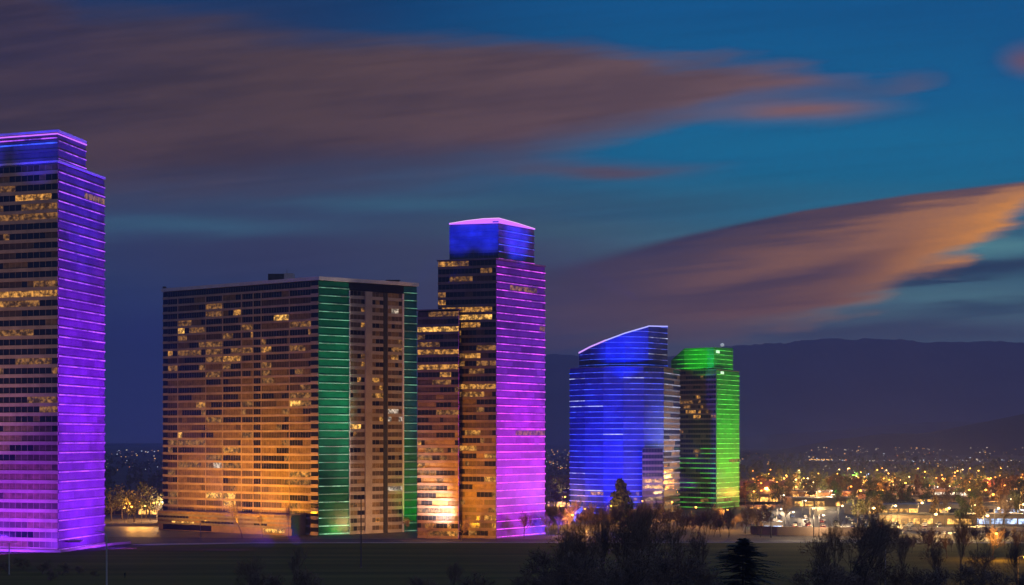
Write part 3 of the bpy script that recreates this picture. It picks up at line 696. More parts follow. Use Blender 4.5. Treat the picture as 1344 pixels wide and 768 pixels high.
t = (Vector(R5)-Vector(C5)).normalized(); n = Vector((t.y, -t.x)); s0 = Vector(C5)+t*6+n*.6; b = MB()
for j in range(3): e = s0+t*(j*1.6); b.box((e.x, e.y, H5-1.2), (1.1, .3, 1.5), rz=math.atan2(t.y, t.x))
b.build('roof_light_panel', m_, tw5)
an = P(948, 1000); a5 = thing('rooftop_antenna', 'small pale dish antenna on the roof of the green tower', 'antenna', (an[0], an[1], z5[2]))
b = MB(); b.tube((an[0], an[1], z5[2]-.3), (an[0], an[1], z5[2]+2), .25, .2, 6, caps=True); b.build('mast', M['metal'], a5)
b = MB(); b.ball((an[0], an[1], z5[2]+2.8), 1.3, sz=.9); b.build('dish', mat('glowing_white_dish', (.75, .75, .8), .4, emit=(.8, .9, 1), es=.35), a5, smooth=True)  # a faint glow is put into the dish, which is no lamp
wash(C5, R5, .5, 80, 2, 36, (.004, 1, .006), 620, 50); wash(C5, R5, .5, 90, 2, 78, (.004, .8, .03), 300, 22)
wash(L5, C5, .85, 50, 2, 22, (.10, 1, .02), 40, 54, side=34); wash(k5[1], k5[2], .6, 50, 66, 88, (.004, .8, .02), 300, 24, side=28)


# ------------------------------------------------------------------ vegetation prototypes
def bare_tree(name, seed, h, label, cat='bare tree', spread=.55, levels=6, group=None, low=.22, fork=3, fine=.018):
    """leafless tree: trunk and main limbs, then a crown of fine twigs; built at the origin"""
    r = random.Random(seed); tb, cb = LB(), LB()
    def grow(p, d, L, rad, lev):
        n = 3 if lev < 3 else 2; q = p; dd = d
        for i in range(n):
            dd = (dd+Vector((r.gauss(0, .13), r.gauss(0, .13), r.gauss(.03, .08)))).normalized()
            e = q+dd*(L/n); r0 = rad*(1-.35*i/n); r1 = rad*(1-.35*(i+1)/n)
            (tb if lev < 2 else cb).tube(q, e, r0, r1, 6 if lev < 2 else (4 if lev < 3 else 3)); q = e
            if lev >= 1 and lev < levels and i < n-1 and (lev < 4 or r.random() < .45):
                br(q, dd, L, r1, lev, 1)
            if lev == 0 and q.z > h*low: br(q, dd, L*.8, r1*.75, lev, 2)
        if lev < levels: br(q, dd, L, rad*.65, lev, fork if lev < 4 else 2)
    def br(q, dd, L, rad, lev, cnt):
        for _ in range(cnt):
            a = Vector((r.gauss(0, 1), r.gauss(0, 1), r.gauss(0, .6))); a = (a-dd*a.dot(dd)).normalized()
            ang = r.uniform(.35, .95)*spread*1.5
            nd = (dd*math.cos(ang)+a*math.sin(ang)+Vector((0, 0, .12))).normalized()
            grow(q, nd, L*r.uniform(.56, .8), max(rad*r.uniform(.5, .75), fine), lev+1)
    grow(Vector((0, 0, -.3)), Vector((0, 0, 1)), h*.36, h*.016, 0)
    t = thing(name, label, cat, (0, 0, 0), group)
    tb.build('trunk', M['bark'], t); cb.build('crown', M['twig'], t); return t
def leafy_tree(name, seed, h, w, m_, label, cat='tree', group=None, n=520, cone=False, clumps=11, low=.34):
    r = random.Random(seed); tb, cb = LB(), LB(); t = thing(name, label, cat, (0, 0, 0), group)
    tb.tube((0, 0, -.3), (0, 0, h*.45), h*.022, h*.014, 6)
    cl = []
    for i in range(clumps):
        z = r.uniform(low, .92); rr = (1-z)*1.05 if cone else math.sqrt(max(.05, 1-((z-.6)/.42)**2)); a = r.uniform(0, 6.28); q = r.uniform(.2, .8)*rr*w/2
        c = Vector((q*math.cos(a), q*math.sin(a), z*h)); cl.append((c, r.uniform(.13, .23)*w*(.6+.5*rr)))
        tb.tube((0, 0, h*.3), c, h*.011, h*.003, 4)
    for i in range(n):
        c, s_ = cl[r.randrange(len(cl))]; d = Vector((r.gauss(0, 1), r.gauss(0, 1), r.gauss(0, .8))); d = d.normalized()*s_*(r.random()**.4)
        p = c+d; a = Vector((r.gauss(0, 1), r.gauss(0, 1), r.gauss(0, 1))).normalized(); b_ = a.cross(Vector((r.gauss(0, 1), r.gauss(0, 1), r.gauss(0, 1)))).normalized(); k = r.uniform(.022, .05)*h
        cb.face([p-a*k, p+b_*k*.7, p+a*k, p-b_*k*.7])
    tb.build('trunk', M['bark'], t); cb.build('crown', m_, t); return t
def spruce(name, seed, h, w, label):
    r = random.Random(seed); tb, cb = LB(), LB(); t = thing(name, label, 'conifer', (0, 0, 0))
    tb.tube((0, 0, -.5), (0, 0, h*.97), h*.018, .02, 6)
    for i in range(240):
        f = (i+r.random())/240; z = h*(.06+.93*f); L = w/2*(1-f)**.85*r.uniform(.45, 1.15)+.25; a = r.uniform(0, 6.28); d = Vector((math.cos(a), math.sin(a), -.12+.5*f)); s_ = Vector((-d.y, d.x, 0))
        for j in range(13):
            u = (j+1)/13; p = Vector((0, 0, z))+d*(L*u)+Vector((0, 0, -.22*L*u*u)); k = .5*(1.15-u)*min(1, L*.5)+.14
            for sg in (-1, 1):
                e = p+s_*sg*k*r.uniform(.8, 1.6)+d*k*.7+Vector((0, 0, r.uniform(-.3, .12)*k*1.6)); cb.face([p-d*.1, p+d*.22+Vector((0, 0, .08)), e])
    tb.build('trunk', M['bark'], t); cb.build('crown', M['needle'], t); return t
_tip = {}
def tip(proto):
    if proto not in _tip: _tip[proto] = max(v.co.z for c in kids(proto) for v in c.data.vertices)
    return _tip[proto]
def put(proto, used, x, D, top=None, h0=None, rz=None, label=None, group=None, wide=1.0, base=None):
    """stand a copy (or the prototype itself the first time) on the ground; top = picture height of its tip gives its size"""
    X, Y = P(x, D); z = ground_z(X, Y) if base is None else base
    sc = 1.0
    if h0 is not None: h0 = tip(proto)
    if top is not None: sc = (ZY(top, D)-z)/h0
    rz = rng.uniform(0, 6.28) if rz is None else rz; s3 = (sc*wide, sc*wide, sc)
    if proto not in used:
        used.add(proto); _kid.setdefault(proto, kids(proto)); [_kid.setdefault(c, kids(c)) for c in _kid[proto]]
        proto.location = (X, Y, z); proto.rotation_euler = (0, 0, rz); proto.scale = s3
        if label: proto['label'] = label
        if group: proto['group'] = group
        return proto
    return dup(proto, (X, Y, z), rz, s3, label, group)
used = set()
FGH = 18.0
fg = [bare_tree('bare_tree', 20+i, FGH, 'bare tree', spread=s_, low=l_, levels=6, fork=2, fine=.034) for i, (s_, l_) in enumerate(((.5, .2), (.62, .15), (.45, .3), (.7, .12)))]
sh = [bare_tree('bare_shrub', 50+i, 7.0, 'bare shrub', 'shrub', spread=.85, low=.02, levels=5, fork=2, fine=.035) for i in range(3)]
gfg = 'bare trees on the near slope'
for x, D, top, k, lb, wd in (
    (845, 310, 652, 0, 'tallest bare tree in the near dark thicket, its trunk rising before the lit trees', .75),
    (812, 300, 672, 1, 'spreading bare tree just left of the tallest tree in the near thicket', .7),
    (776, 292, 684, 3, 'broad bare tree with low limbs in front of the blue tower', .6),
    (740, 288, 690, 2, 'slim bare tree at the left end of the near thicket, beside the magenta tower', .6),
    (884, 320, 674, 2, 'slim bare tree at the right of the tallest thicket tree, under the green tower', .6),
    (922, 330, 690, 1, 'low bare tree between the thicket and the dark spruce', .55),
    (1112, 282, 660, 3, 'big spreading bare tree before the car park lights', .8),
    (1082, 268, 692, 1, 'leaning bare tree in the left flank of the big spreading tree', .6),
    (1156, 292, 672, 0, 'upright bare tree in the right flank of the big spreading tree', .6),
    (1184, 300, 690, 2, 'slender bare tree between the big spreading tree and the grey pole', .5),
    (1262, 330, 664, 2, 'thin upright bare tree standing alone before the highway lights', .45),
    (1228, 320, 706, 1, 'low bare tree left of the thin upright one before the highway', .5),
    (1296, 330, 708, 3, 'bushy bare tree under the right end of the highway lights', .6),
    (1336, 340, 700, 0, 'bare tree at the right edge of the view', .5),
    (858, 300, 664, 3, 'bare tree crossing branches with the tallest one in the near thicket', .7),
    (795, 305, 668, 0, 'upright bare tree before the dark evergreen in the near thicket', .6),
    (757, 296, 680, 1, 'forked bare tree at the left of the broad low limbed one', .65),
    (1132, 288, 668, 1, 'dense bare tree leaning over the big spreading tree from the right', .7),
    (1096, 300, 676, 2, 'narrow bare tree inside the big spreading tree', .6),
    (332, 300, 722, 3, 'dark bare tree on the lawn edge under the middle of the amber slab', .7),
    (388, 310, 714, 2, 'taller narrow bare tree beside the dark one under the amber slab', .6),
    (592, 320, 734, 1, 'faint bare tree top under the magenta tower', .6)):
    put(fg[k], used, x, D, top, FGH, label=lb, group=gfg, wide=wd)
gsh = 'bare shrubs of the near slope'
spots = [(724, 700), (742, 708), (758, 700), (784, 704), (800, 698), (822, 706), (838, 700), (858, 704), (872, 698), (893, 706), (908, 702), (930, 716), (1068, 722), (1090, 712), (1128, 706), (1145, 710), (1168, 716), (1196, 724), (1214, 728), (1240, 726), (1276, 722), (1312, 728), (1335, 734), (730, 722), (766, 722), (790, 724), (846, 722), (880, 720), (716, 732), (1058, 730), (1098, 726), (1138, 726), (770, 722), (812, 726), (850, 728), (885, 730), (1106, 732), (1150, 734), (340, 744), (366, 748), (400, 742), (560, 752), (610, 748), (700, 748)]
for x, tp in spots:
    D = 285+rng.uniform(-25, 40); tp += 16 if tp < 735 else 2
    if 700 < x and rng.random() < .3: continue
    lb = 'bare twiggy shrub in the dense near thicket before the blue tower' if 700 < x < 940 else 'bare twiggy shrub around the foot of the big spreading tree at the right' if x > 1000 else 'low bare shrub at the near edge of the lawn'
    put(sh[rng.randrange(3)], used, x+rng.uniform(-3, 3), D, tp, 6.2, label=lb, group=gsh+(' in the thicket' if 700 < x < 940 else ' at the right' if x > 1000 else ' by the lawn'), wide=rng.uniform(.8, 1.3))
for x, tp, D in ((30, 730, 520), (55, 733, 505), (82, 738, 500), (104, 742, 505), (8, 736, 510), (66, 748, 480), (126, 748, 495)):
    put(sh[rng.randrange(3)], used, x, D, tp, 6.2, label='brown twiggy shrub at the foot of the violet tower', group='brown shrubs below the violet tower', wide=1.2)
sp = spruce('spruce_tree', 5, 10.8, 17.5, 'dark wide spruce right of the thicket, low in the view'); put(sp, used, 975, 280, 706, 10.8, wide=1.45)
# young street trees before the slab
yt = bare_tree('young_tree', 71, 14, 'narrow young street tree in front of the amber slab, the tallest of three', 'street tree', spread=.3, low=.4, levels=5)
put(yt, used, 318, 688, 655, 14, wide=.8)
put(yt, used, 345, 690, 672, 14, label='shortest young street tree in front of the amber slab', wide=.6)
put(yt, used, 379, 688, 660, 14, label='young street tree nearest the green strip of the amber slab', wide=.5)
# bare trees in the mid distance, warm in the lamp light
mt = [bare_tree('bare_tree', 90+i, 13, 'bare tree', spread=.6, low=.15, levels=5, fork=2, fine=.06) for i in range(3)]
zones = [((716, 748), (700, 780), (652, 676), 14, 'bare tree in lamp light between the magenta and blue towers', 'lamplit bare trees beside the magenta tower', .9),
         ((750, 885), (700, 800), (650, 684), 36, 'bare tree in the amber lit belt at the foot of the blue tower', 'lamplit bare trees below the blue tower', .9),
         ((886, 1000), (690, 770), (655, 684), 32, 'dim bare tree in the belt below the green tower', 'bare trees below the green tower', .8),
         ((1180, 1344), (560, 690), (684, 712), 26, 'rust brown bare tree in the belt before the highway', 'bare trees before the highway', .9)]
for (xa, xb), (da, db), (ta, tb_), n, lb, gp, wd in zones:
    for i in range(n): put(mt[i % 3], used, xa+(xb-xa)*(i+rng.random())/n, rng.uniform(da, db), rng.uniform(ta, tb_), 13, label=lb, group=gp, wide=wd*rng.uniform(.7, 1.1))
for x, D, tp, lb in ((534, 718, 676, 'bare tree at the right corner of the amber slab'), (560, 676, 684, 'small bare tree left of the two before the amber side of the magenta tower'), (606, 672, 676, 'taller bare tree before the amber side of the magenta tower'), (688, 690, 668, 'bare tree silhouetted on the foot of the magenta face'), (1030, 800, 650, 'bare tree standing among the parked cars')):
    put(mt[rng.randrange(3)], used, x, D, tp, 13, label=lb, wide=.8)
ev = leafy_tree('evergreen_tree', 7, 22, 17, M['needle'], 'dark broad evergreen before the foot of the blue tower', 'evergreen', n=3600, cone=True, clumps=44, low=.1); put(ev, used, 815, 800, 627, 20)
lt = [leafy_tree('leafy_tree', 30+i, 14, 12, M[['leaf_olive', 'leaf', 'leaf_russet'][i]], 'leafy tree', n=620) for i in range(3)]
for x, D, tp, k, lb in ((146, 830, 640, 0, 'olive tree right beside the violet tower'), (160, 850, 634, 0, 'olive tree behind the bright lamps left of the slab'), (176, 815, 640, 0, 'olive tree glowing widest in the lamps left of the slab'), (192, 860, 632, 1, 'dark green tree left of the amber slab'), (206, 840, 638, 0, 'olive tree touching the edge of the amber slab'), (218, 880, 634, 1, 'dark tree half behind the amber slab')):
    put(lt[k], used, x, D, tp, 13, label=lb, wide=1.1)
# countable trees of the valley
for i in range(70):
    x = rng.uniform(975, 1370); D = rng.uniform(1010, 1330)
    put(lt[(i*7) % 3], used, x, D, None, None, label='round valley tree among the street lamps beyond the car park', group='valley trees beyond the car park', wide=rng.uniform(.7, 1.1))
for i in range(12):
    x = rng.uniform(712, 752); put(lt[i % 3], used, x, rng.uniform(900, 1300), None, None, label='round tree in the lamplit gap between the magenta and blue towers', group='trees in the gap beside the blue tower', wide=.9)
for i in range(34):
    x = rng.uniform(1085, 1370); put((lt+mt)[i % 6], used, x, rng.uniform(770, 1010), None, None, label='small tree between the low buildings and the highway lamps', group='trees along the highway', wide=rng.uniform(.6, .9))
# far woodland, one mass
wb = MB(); r = random.Random(3)
for i in range(1500):
    D = 1250*(3.2**(r.random()**1.2)); x = r.uniform(60, 1400); X, Y = P(x, D); hh = r.uniform(5, 11); ww = r.uniform(5, 11)
    for j in range(14):
        p = Vector((X+r.gauss(0, .32)*ww, Y+r.gauss(0, .3)*ww, hh*(.15+.75*r.random()))); a = Vector((r.gauss(0, 1), r.gauss(0, .3), r.gauss(0, 1))).normalized(); c = Vector((r.gauss(0, 1), 0, r.gauss(0, 1))).normalized(); k = r.uniform(1.0, 2.2)
        wb.face([p-a*k, p+c*k*.8, p+a*k, p-c*k*.8])
tag(wb.build('far_woodland', M['leaf']), 'dark belts of trees across the valley floor', 'woodland', kind='stuff')

# ------------------------------------------------------------------ lamps
def glowmat(n, c, s): return glow(n, c, s, False)
LAMP = {'amber': ((1, .42, .07), glowmat('sodium_lamp', (1, .44, .06), 9)), 'gold': ((1, .6, .2), glowmat('gold_lamp', (1, .66, .25), 7)), 'white': ((1, .7, .4), glowmat('white_lamp', (1, .78, .5), 6)),
        'green': ((.5, 1, .2), glowmat('green_lamp', (.5, 1, .2), 4)), 'blue': ((.5, .65, 1), glowmat('blue_white_lamp', (.55, .68, 1), 4)), 'red': ((1, .25, .05), glowmat('red_orange_lamp', (1, .30, .05), 6))}
def lamp_proto(kind, h, head, watts):
    t = thing('street_lamp', 'street lamp', 'street lamp', (0, 0, 0)); b = LB()
    b.path([(0, 0, -.3), (0, 0, h*.8), (0, 0, h), (.5, -.2, h+.35), (1.5, -.5, h+.4)], [.14, .1, .08, .06, .05], 6); b.build('pole', M['metal_dark'], t)
    b = LB(); b.box((1.9, -.6, h+.42), (1.1, .5, .16)); b.build('lamp_head', M['metal_dark'], t)
    b = LB(); b.ball((1.9, -.6, h+.1), head, sz=.75); b.build('lamp_glass', LAMP[kind][1], t, smooth=True)
    l = bpy.data.lights.new('lamp_glow', 'POINT'); l.energy = watts; l.color = LAMP[kind][0]; l.shadow_soft_size = .5
    o = link(bpy.data.objects.new('lamp_glow', l)); o.parent = t; o.location = (1.9, -.6, h-.7); return t
LAMP['sodium'] = LAMP['amber']
LP = {k: lamp_proto(k, 9, .72 if k in ('gold', 'sodium', 'red') else .5, w) for k, w in (('amber', 13000), ('sodium', 30000), ('gold', 26000), ('white', 16000), ('green', 20000), ('blue', 10000), ('red', 15000))}
def lamp(kind, x, y, lb, gp, top=9.1, D=None):
    if kind == 'amber' and x > 1020 and D is None: kind = 'sodium'
    D = D or (CAM_Z-top)*FPX/(y-575); put(LP[kind], used, x, D, None, None, rz=rng.uniform(-.5, .5), label=lb, group=gp)
for x, y, k in ((986, 645, 'amber'), (996, 634, 'red'), (997, 624, 'amber'), (1006, 622, 'amber'), (995, 644, 'red'), (990, 626, 'red'), (988, 634, 'red'), (1012, 631, 'red'), (1003, 640, 'amber')):
    lamp(k, x, y, 'red orange street lamp in the glowing cluster just right of the green tower', 'orange lamps beside the green tower')
for x, y, k in ((1026, 628, 'amber'), (1029, 624, 'amber'), (1041, 629, 'gold'), (1041, 639, 'amber'), (1057, 628, 'gold'), (1067, 627, 'gold'), (1094, 628, 'gold'), (1121, 625, 'gold'), (1072, 645, 'gold'), (1125, 644, 'amber'), (1155, 643, 'amber'), (1141, 667, 'gold'), (1063, 667, 'gold'), (1170, 630, 'gold'), (1185, 634, 'amber')):
    lamp(k, x, y, 'yellow street lamp among the valley trees beyond the car park', 'yellow lamps beyond the car park')
for x, y, k in ((1269, 633, 'amber'), (1290, 643, 'amber'), (1268, 643, 'amber'), (1309, 624, 'amber'), (1324, 626, 'amber'), (1292, 633, 'amber'), (1277, 630, 'red'), (1284, 626, 'amber'), (1299, 649, 'amber'), (1322, 655, 'white'), (1335, 634, 'amber'), (1315, 637, 'red'), (1340, 645, 'amber'), (1258, 628, 'amber')):
    lamp(k, x, y, 'orange street lamp in the warm cluster above the highway at the right', 'orange lamps above the highway')
for i in range(70):
    x = rng.uniform(975, 1344); y = 614+26*rng.random(); k = rng.choice(('sodium', 'sodium', 'gold', 'red')) if x > 1040 else 'red'
    put(LP[k], used, x, 70400/(y-575)*1.0, None, None, rz=rng.uniform(-.5, .5), label='one of the small warm street lamps scattered through the valley trees', group='small lamps in the valley trees')
lamp('green', 1119, 620, 'greenish street lamp beyond the car park, the one farther from the right edge', None); lamp('green', 1210, 627, 'greenish street lamp among trees above the highway', None)
lamp('blue', 1137, 622, 'bluish white lamp right of the greenish one beyond the car park', None)
for x, y in ((1088, 644), (1024, 650), (1053, 657), (1196, 639), (1227, 639), (1248, 647)): lamp('white', x, y, 'white street lamp at the far edge of the car park and the road', 'white lamps beyond the car park')
for x, y in ((1020, 668), (1036, 672), (1075, 676), (1100, 664)): lamp('amber' if x < 1020 else 'white', x, y, 'car park lamp standing among the parked cars', 'lamps of the car park')
for x, y in ((1170, 664), (1205, 660), (1240, 667), (1275, 663), (1305, 667), (1338, 662), (1222, 675), (1290, 677)): lamp('gold', x, y, 'lamp along the lit highway at the right', 'lamps along the highway')
for x, y, k in ((724, 638, 'amber'), (742, 641, 'white'), (738, 652, 'amber'), (732, 664, 'amber'), (745, 676, 'amber')): lamp(k, x, y, 'lamp in the gap between the magenta and the blue tower', 'lamps in the gap beside the blue tower')
lamp('amber', 838, 648, 'bright amber lamp right of the dark evergreen', None, D=850); lamp('amber', 877, 653, 'bright amber lamp between the blue and green towers', None, D=835); lamp('amber', 762, 668, 'amber lamp low in the bare trees at the left foot of the blue tower', None)
lamp('amber', 797, 664, 'amber lamp hidden in the bare trees right of the evergreen foot', None); lamp('amber', 908, 666, 'amber lamp behind the bare trees under the green tower', None); lamp('amber', 950, 669, 'dim amber lamp behind the bare trees right of the green tower foot', None)
for x, y, k in ((163, 661, 'amber'), (178, 658, 'amber'), (168, 665, 'amber'), (186, 664, 'amber'), (209, 659, 'white'), (197, 660, 'amber')): lamp(k, x, y, 'lamp shining through the olive trees left of the amber slab', 'lamps in the trees beside the violet tower')
lamp('amber', 1300, 700, 'amber lamp lighting the rust brown trees in the right corner', None, D=560); lamp('amber', 1336, 742, 'amber lamp lowest in the right corner', None, D=450)
M['pole_grey'] = mat('pale_grey_pole', (.5, .5, .5), .6, var=.1)
# plain tall poles
def mast(x, D, top, lb, arms=0, m_='metal_dark', rad=.2, curve=False):
    X, Y = P(x, D); z = ground_z(X, Y); h = ZY(top, D)-z; t = thing('lamp_post', lb, 'lamp post', (X, Y, z)); b = LB()
    if curve: b.path([(0, 0, -.3), (0, 0, h*.86), (-.15, 0, h*.93), (-.8, 0, h*.98), (-2.2, 0, h)], [rad, rad*.7, rad*.6, rad*.5, rad*.45], 6)
    else: b.path([(0, 0, -.3), (0, 0, h*.5), (0, 0, h)], [rad, rad*.8, rad*.6], 6)
    b.build('pole', M[m_], t); b = LB(); b.box((0, 0, .15), (.6, .6, .35)); b.build('base', M['concrete_dark'], t)
    if curve: b = LB(); b.box((-2.6, 0, h-.02), (1, .4, .16)); b.build('lamp_head', M[m_], t)
    for k in range(arms):
        sg = -1 if k else 1; b = LB(); b.tube((0, 0, h-.1), (sg*1.5, 0, h+.1), .06, .05, 5, caps=True); b.build('arm', M[m_], t)
        b = LB(); b.box((sg*1.9, 0, h+.08), (1.0, .4, .16)); b.build('lamp_head', M[m_], t)
mast(140, 445, 697, 'grey lamp post with a curved arm before the foot of the violet tower', m_='pole_grey', curve=True, rad=.24)
mast(474, 530, 652, 'tall thin dark mast on the lawn in front of the amber slab', rad=.24)
mast(12, 500, 712, 'grey twin arm lamp post at the left edge under the violet tower', 2, 'pole_grey', .2)
mast(1162, 420, 700, 'plain pale grey pole before the big spreading tree', m_='pole_grey', rad=.2)
mast(1068, 690, 656, 'thin dark pole standing at the low brown wall by the car park')
mast(1012, 690, 664, 'thin dark pole at the left end of the low brown wall')
mast(263, 686, 684, 'short lamp post before the garage opening of the amber slab', 1, 'metal', .1)
mast(1178, 660, 672, 'thin dark pole left of the thin upright tree before the highway')

# ------------------------------------------------------------------ walls and low buildings
def low_wall(name, pts, h, w, m_, lb, cat='wall', z0=-.2):
    b = MB(); n_ = len(pts); vs = []
    for i, p in enumerate(pts):
        a = Vector(pts[max(0, i-1)]); c = Vector(pts[min(n_-1, i+1)]); t = (c-a).normalized(); n = Vector((t.y, -t.x)); q_ = Vector(p)
        for o_, z in ((0, z0), (0, h), (-w, h), (-w, z0)): e = q_+n*o_; vs.append((e.x, e.y, z))
    fs = [(0, 3, 2, 1), tuple(4*(n_-1)+k for k in range(4))]
    for i in range(n_-1):
        for k in range(4): fs.append((4*i+k, 4*i+4+k, 4*i+4+(k+1) % 4, 4*i+(k+1) % 4))
    b.grid(vs, fs); loc = (pts[0][0], pts[0][1], 0); o = b.build(name, m_, off=loc); o.location = loc; return tag(o, lb, cat)
low_wall('retaining_wall', [P(-60, 612), P(40, 602), P(80, 600), P(120, 625), P(150, 642), P(172, 650)], .9, .5, M['concrete'], 'low curved wall skirting the foot of the violet tower')
low_wall('embankment_wall', [P(985, 716), P(1020, 708), P(1075, 702), P(1180, 700)], 3.6, .6, mat('brown_wall', (.24, .17, .12), .9, var=.25, scale=.1), 'long low brown wall between the lawn and the car park')
low_wall('parapet_wall', [P(1185, 742), P(1260, 738), P(1380, 735)], 1.6, .5, M['concrete'], 'pale parapet wall in front of the highway at the right')
low_wall('street_wall', [P(132, 776), P(170, 778), P(214, 784)], 1.3, .4, M['concrete'], 'low wall lit amber under the olive trees left of the slab')
WM = {'pale': mat('tan_render', (.17, .13, .10), .85, var=.25), 'brown': mat('brown_render', (.25, .17, .13), .85, var=.2), 'grey': mat('grey_render', (.28, .28, .3), .85, var=.2), 'white': mat('white_render', (.26, .23, .21), .8, var=.15)}
RMT = {'white': mat('white_roof_sheet', (.2, .2, .23), .5, var=.15, scale=.1), 'dark': M['roof_dark'], 'red': mat('rust_roof', (.22, .1, .07), .8, var=.3)}
LIT = {'amber': room('amber_shopfront', (1, .48, .10), 1.7, .25), 'white': room('white_shopfront', (1, .86, .66), 2.0, .25), 'blue': room('blue_white_shopfront', (.5, .66, 1), 1.6, .25), 'dim': M['room_mid']}
def shed(x, D, w, d, h, wall, roof, lit, lb, pitched=False, rz=0.0, front=.55, group=None):
    X, Y = P(x, D); t = thing('low_building', lb, 'building', (X, Y, 0), group, rz)
    b = LB(); b.box((0, 0, h/2), (w, d, h)); b.build('wall', WM[wall], t)
    b = LB()
    if pitched:
        b.grid([(-w/2-.5, -d/2-.5, h+.01), (w/2+.5, -d/2-.5, h+.01), (w/2+.5, d/2+.5, h+.01), (-w/2-.5, d/2+.5, h+.01), (-w/2-.5, 0, h+d*.22), (w/2+.5, 0, h+d*.22)], [(0, 1, 5, 4), (2, 3, 4, 5), (0, 4, 3), (1, 2, 5), (3, 2, 1, 0)])
    else: b.box((0, 0, h+.3), (w+.8, d+.8, .6))
    b.build('roof', RMT[roof], t)
    nb = max(2, int(w/6)); cell = w*.94/nb
    for j in range(nb):
        if rng.random() < .12: continue
        b = LB(); b.box((-w*.47+cell*(j+.5), -d/2-.06, h*(front*.5+.08)), (cell*.86, .16, h*front)); b.build('window', LIT[lit] if rng.random() < .8 else M['glass_dark'], t)
    b = LB(); b.box((w*.5-1.4, -d/2-.05, 1.1), (1.1, .12, 2.2)); b.build('door', M['metal_dark'], t)
    b = LB(); b.box((w*.2, d*.1, h+(d*.2 if pitched else .6)+.6), (2.2, 2, 1.4)); b.build('roof_vent', M['metal'], t)
for a in (  # first five added, their lit fronts standing for light streaks on the highway
    (1215, 800, 44, 14, 4.5, 'pale', 'dark', 'amber', 'long low building with the brightest amber front, nearest the highway wall'),
    (1185, 905, 60, 16, 5, 'white', 'white', 'amber', 'long white roofed building with a bright warm front behind the highway'),
    (1255, 925, 58, 15, 5, 'pale', 'dark', 'amber', 'long amber fronted building behind the highway, right of the white roofed one'),
    (1322, 800, 34, 14, 4.5, 'white', 'white', 'blue', 'white building with a blue lit front by the highway at the right edge'),
    (1330, 900, 38, 15, 5, 'pale', 'dark', 'blue', 'dark roofed building with a blue lit front behind the highway'),
    (1290, 1010, 50, 18, 5, 'brown', 'dark', 'amber', 'wide brown building with amber windows under the warm lamp cluster'),
    (1205, 1040, 46, 16, 5, 'grey', 'dark', 'amber', 'grey building with amber windows behind the highway buildings'),
    (1110, 1120, 62, 22, 5, 'brown', 'white', 'amber', 'long building with a pale grey roof beyond the car park'),
    (1078, 1010, 40, 16, 5, 'pale', 'white', 'amber', 'pale roofed building at the back of the car park'),
    (1150, 960, 30, 14, 5, 'grey', 'dark', 'white', 'small grey building right of the car park'),
    (1030, 1130, 44, 18, 5.5, 'brown', 'dark', 'amber', 'brown building with amber windows behind the car park trees'),
    (995, 1080, 26, 14, 5, 'pale', 'red', 'amber', 'small red roofed building beside the green tower'),
    (1000, 1230, 36, 16, 6, 'brown', 'red', 'amber', 'red roofed building in the glowing orange cluster'),
    (1240, 1180, 44, 18, 5, 'white', 'white', 'white', 'white building among trees above the highway'),
    (1165, 1260, 50, 18, 5, 'grey', 'white', 'dim', 'grey building with dim windows among the valley trees'),
    (1300, 1300, 40, 18, 5, 'pale', 'red', 'amber', 'pale red roofed building behind the warm lamp cluster'),
    (1335, 1120, 30, 16, 5.5, 'white', 'white', 'white', 'tall fronted white building at the right edge'),
    (1012, 745, 9, 7, 3.4, 'white', 'white', 'blue', 'small white kiosk with a cold blue light at the near corner of the car park'),
    (730, 1000, 26, 14, 5, 'pale', 'red', 'amber', 'red roofed building between the magenta and blue towers'),
    (185, 900, 40, 14, 5, 'pale', 'dark', 'amber', 'amber lit low building behind the olive trees')):
    shed(*a, pitched=a[6] == 'red', rz=rng.uniform(-.15, .15))

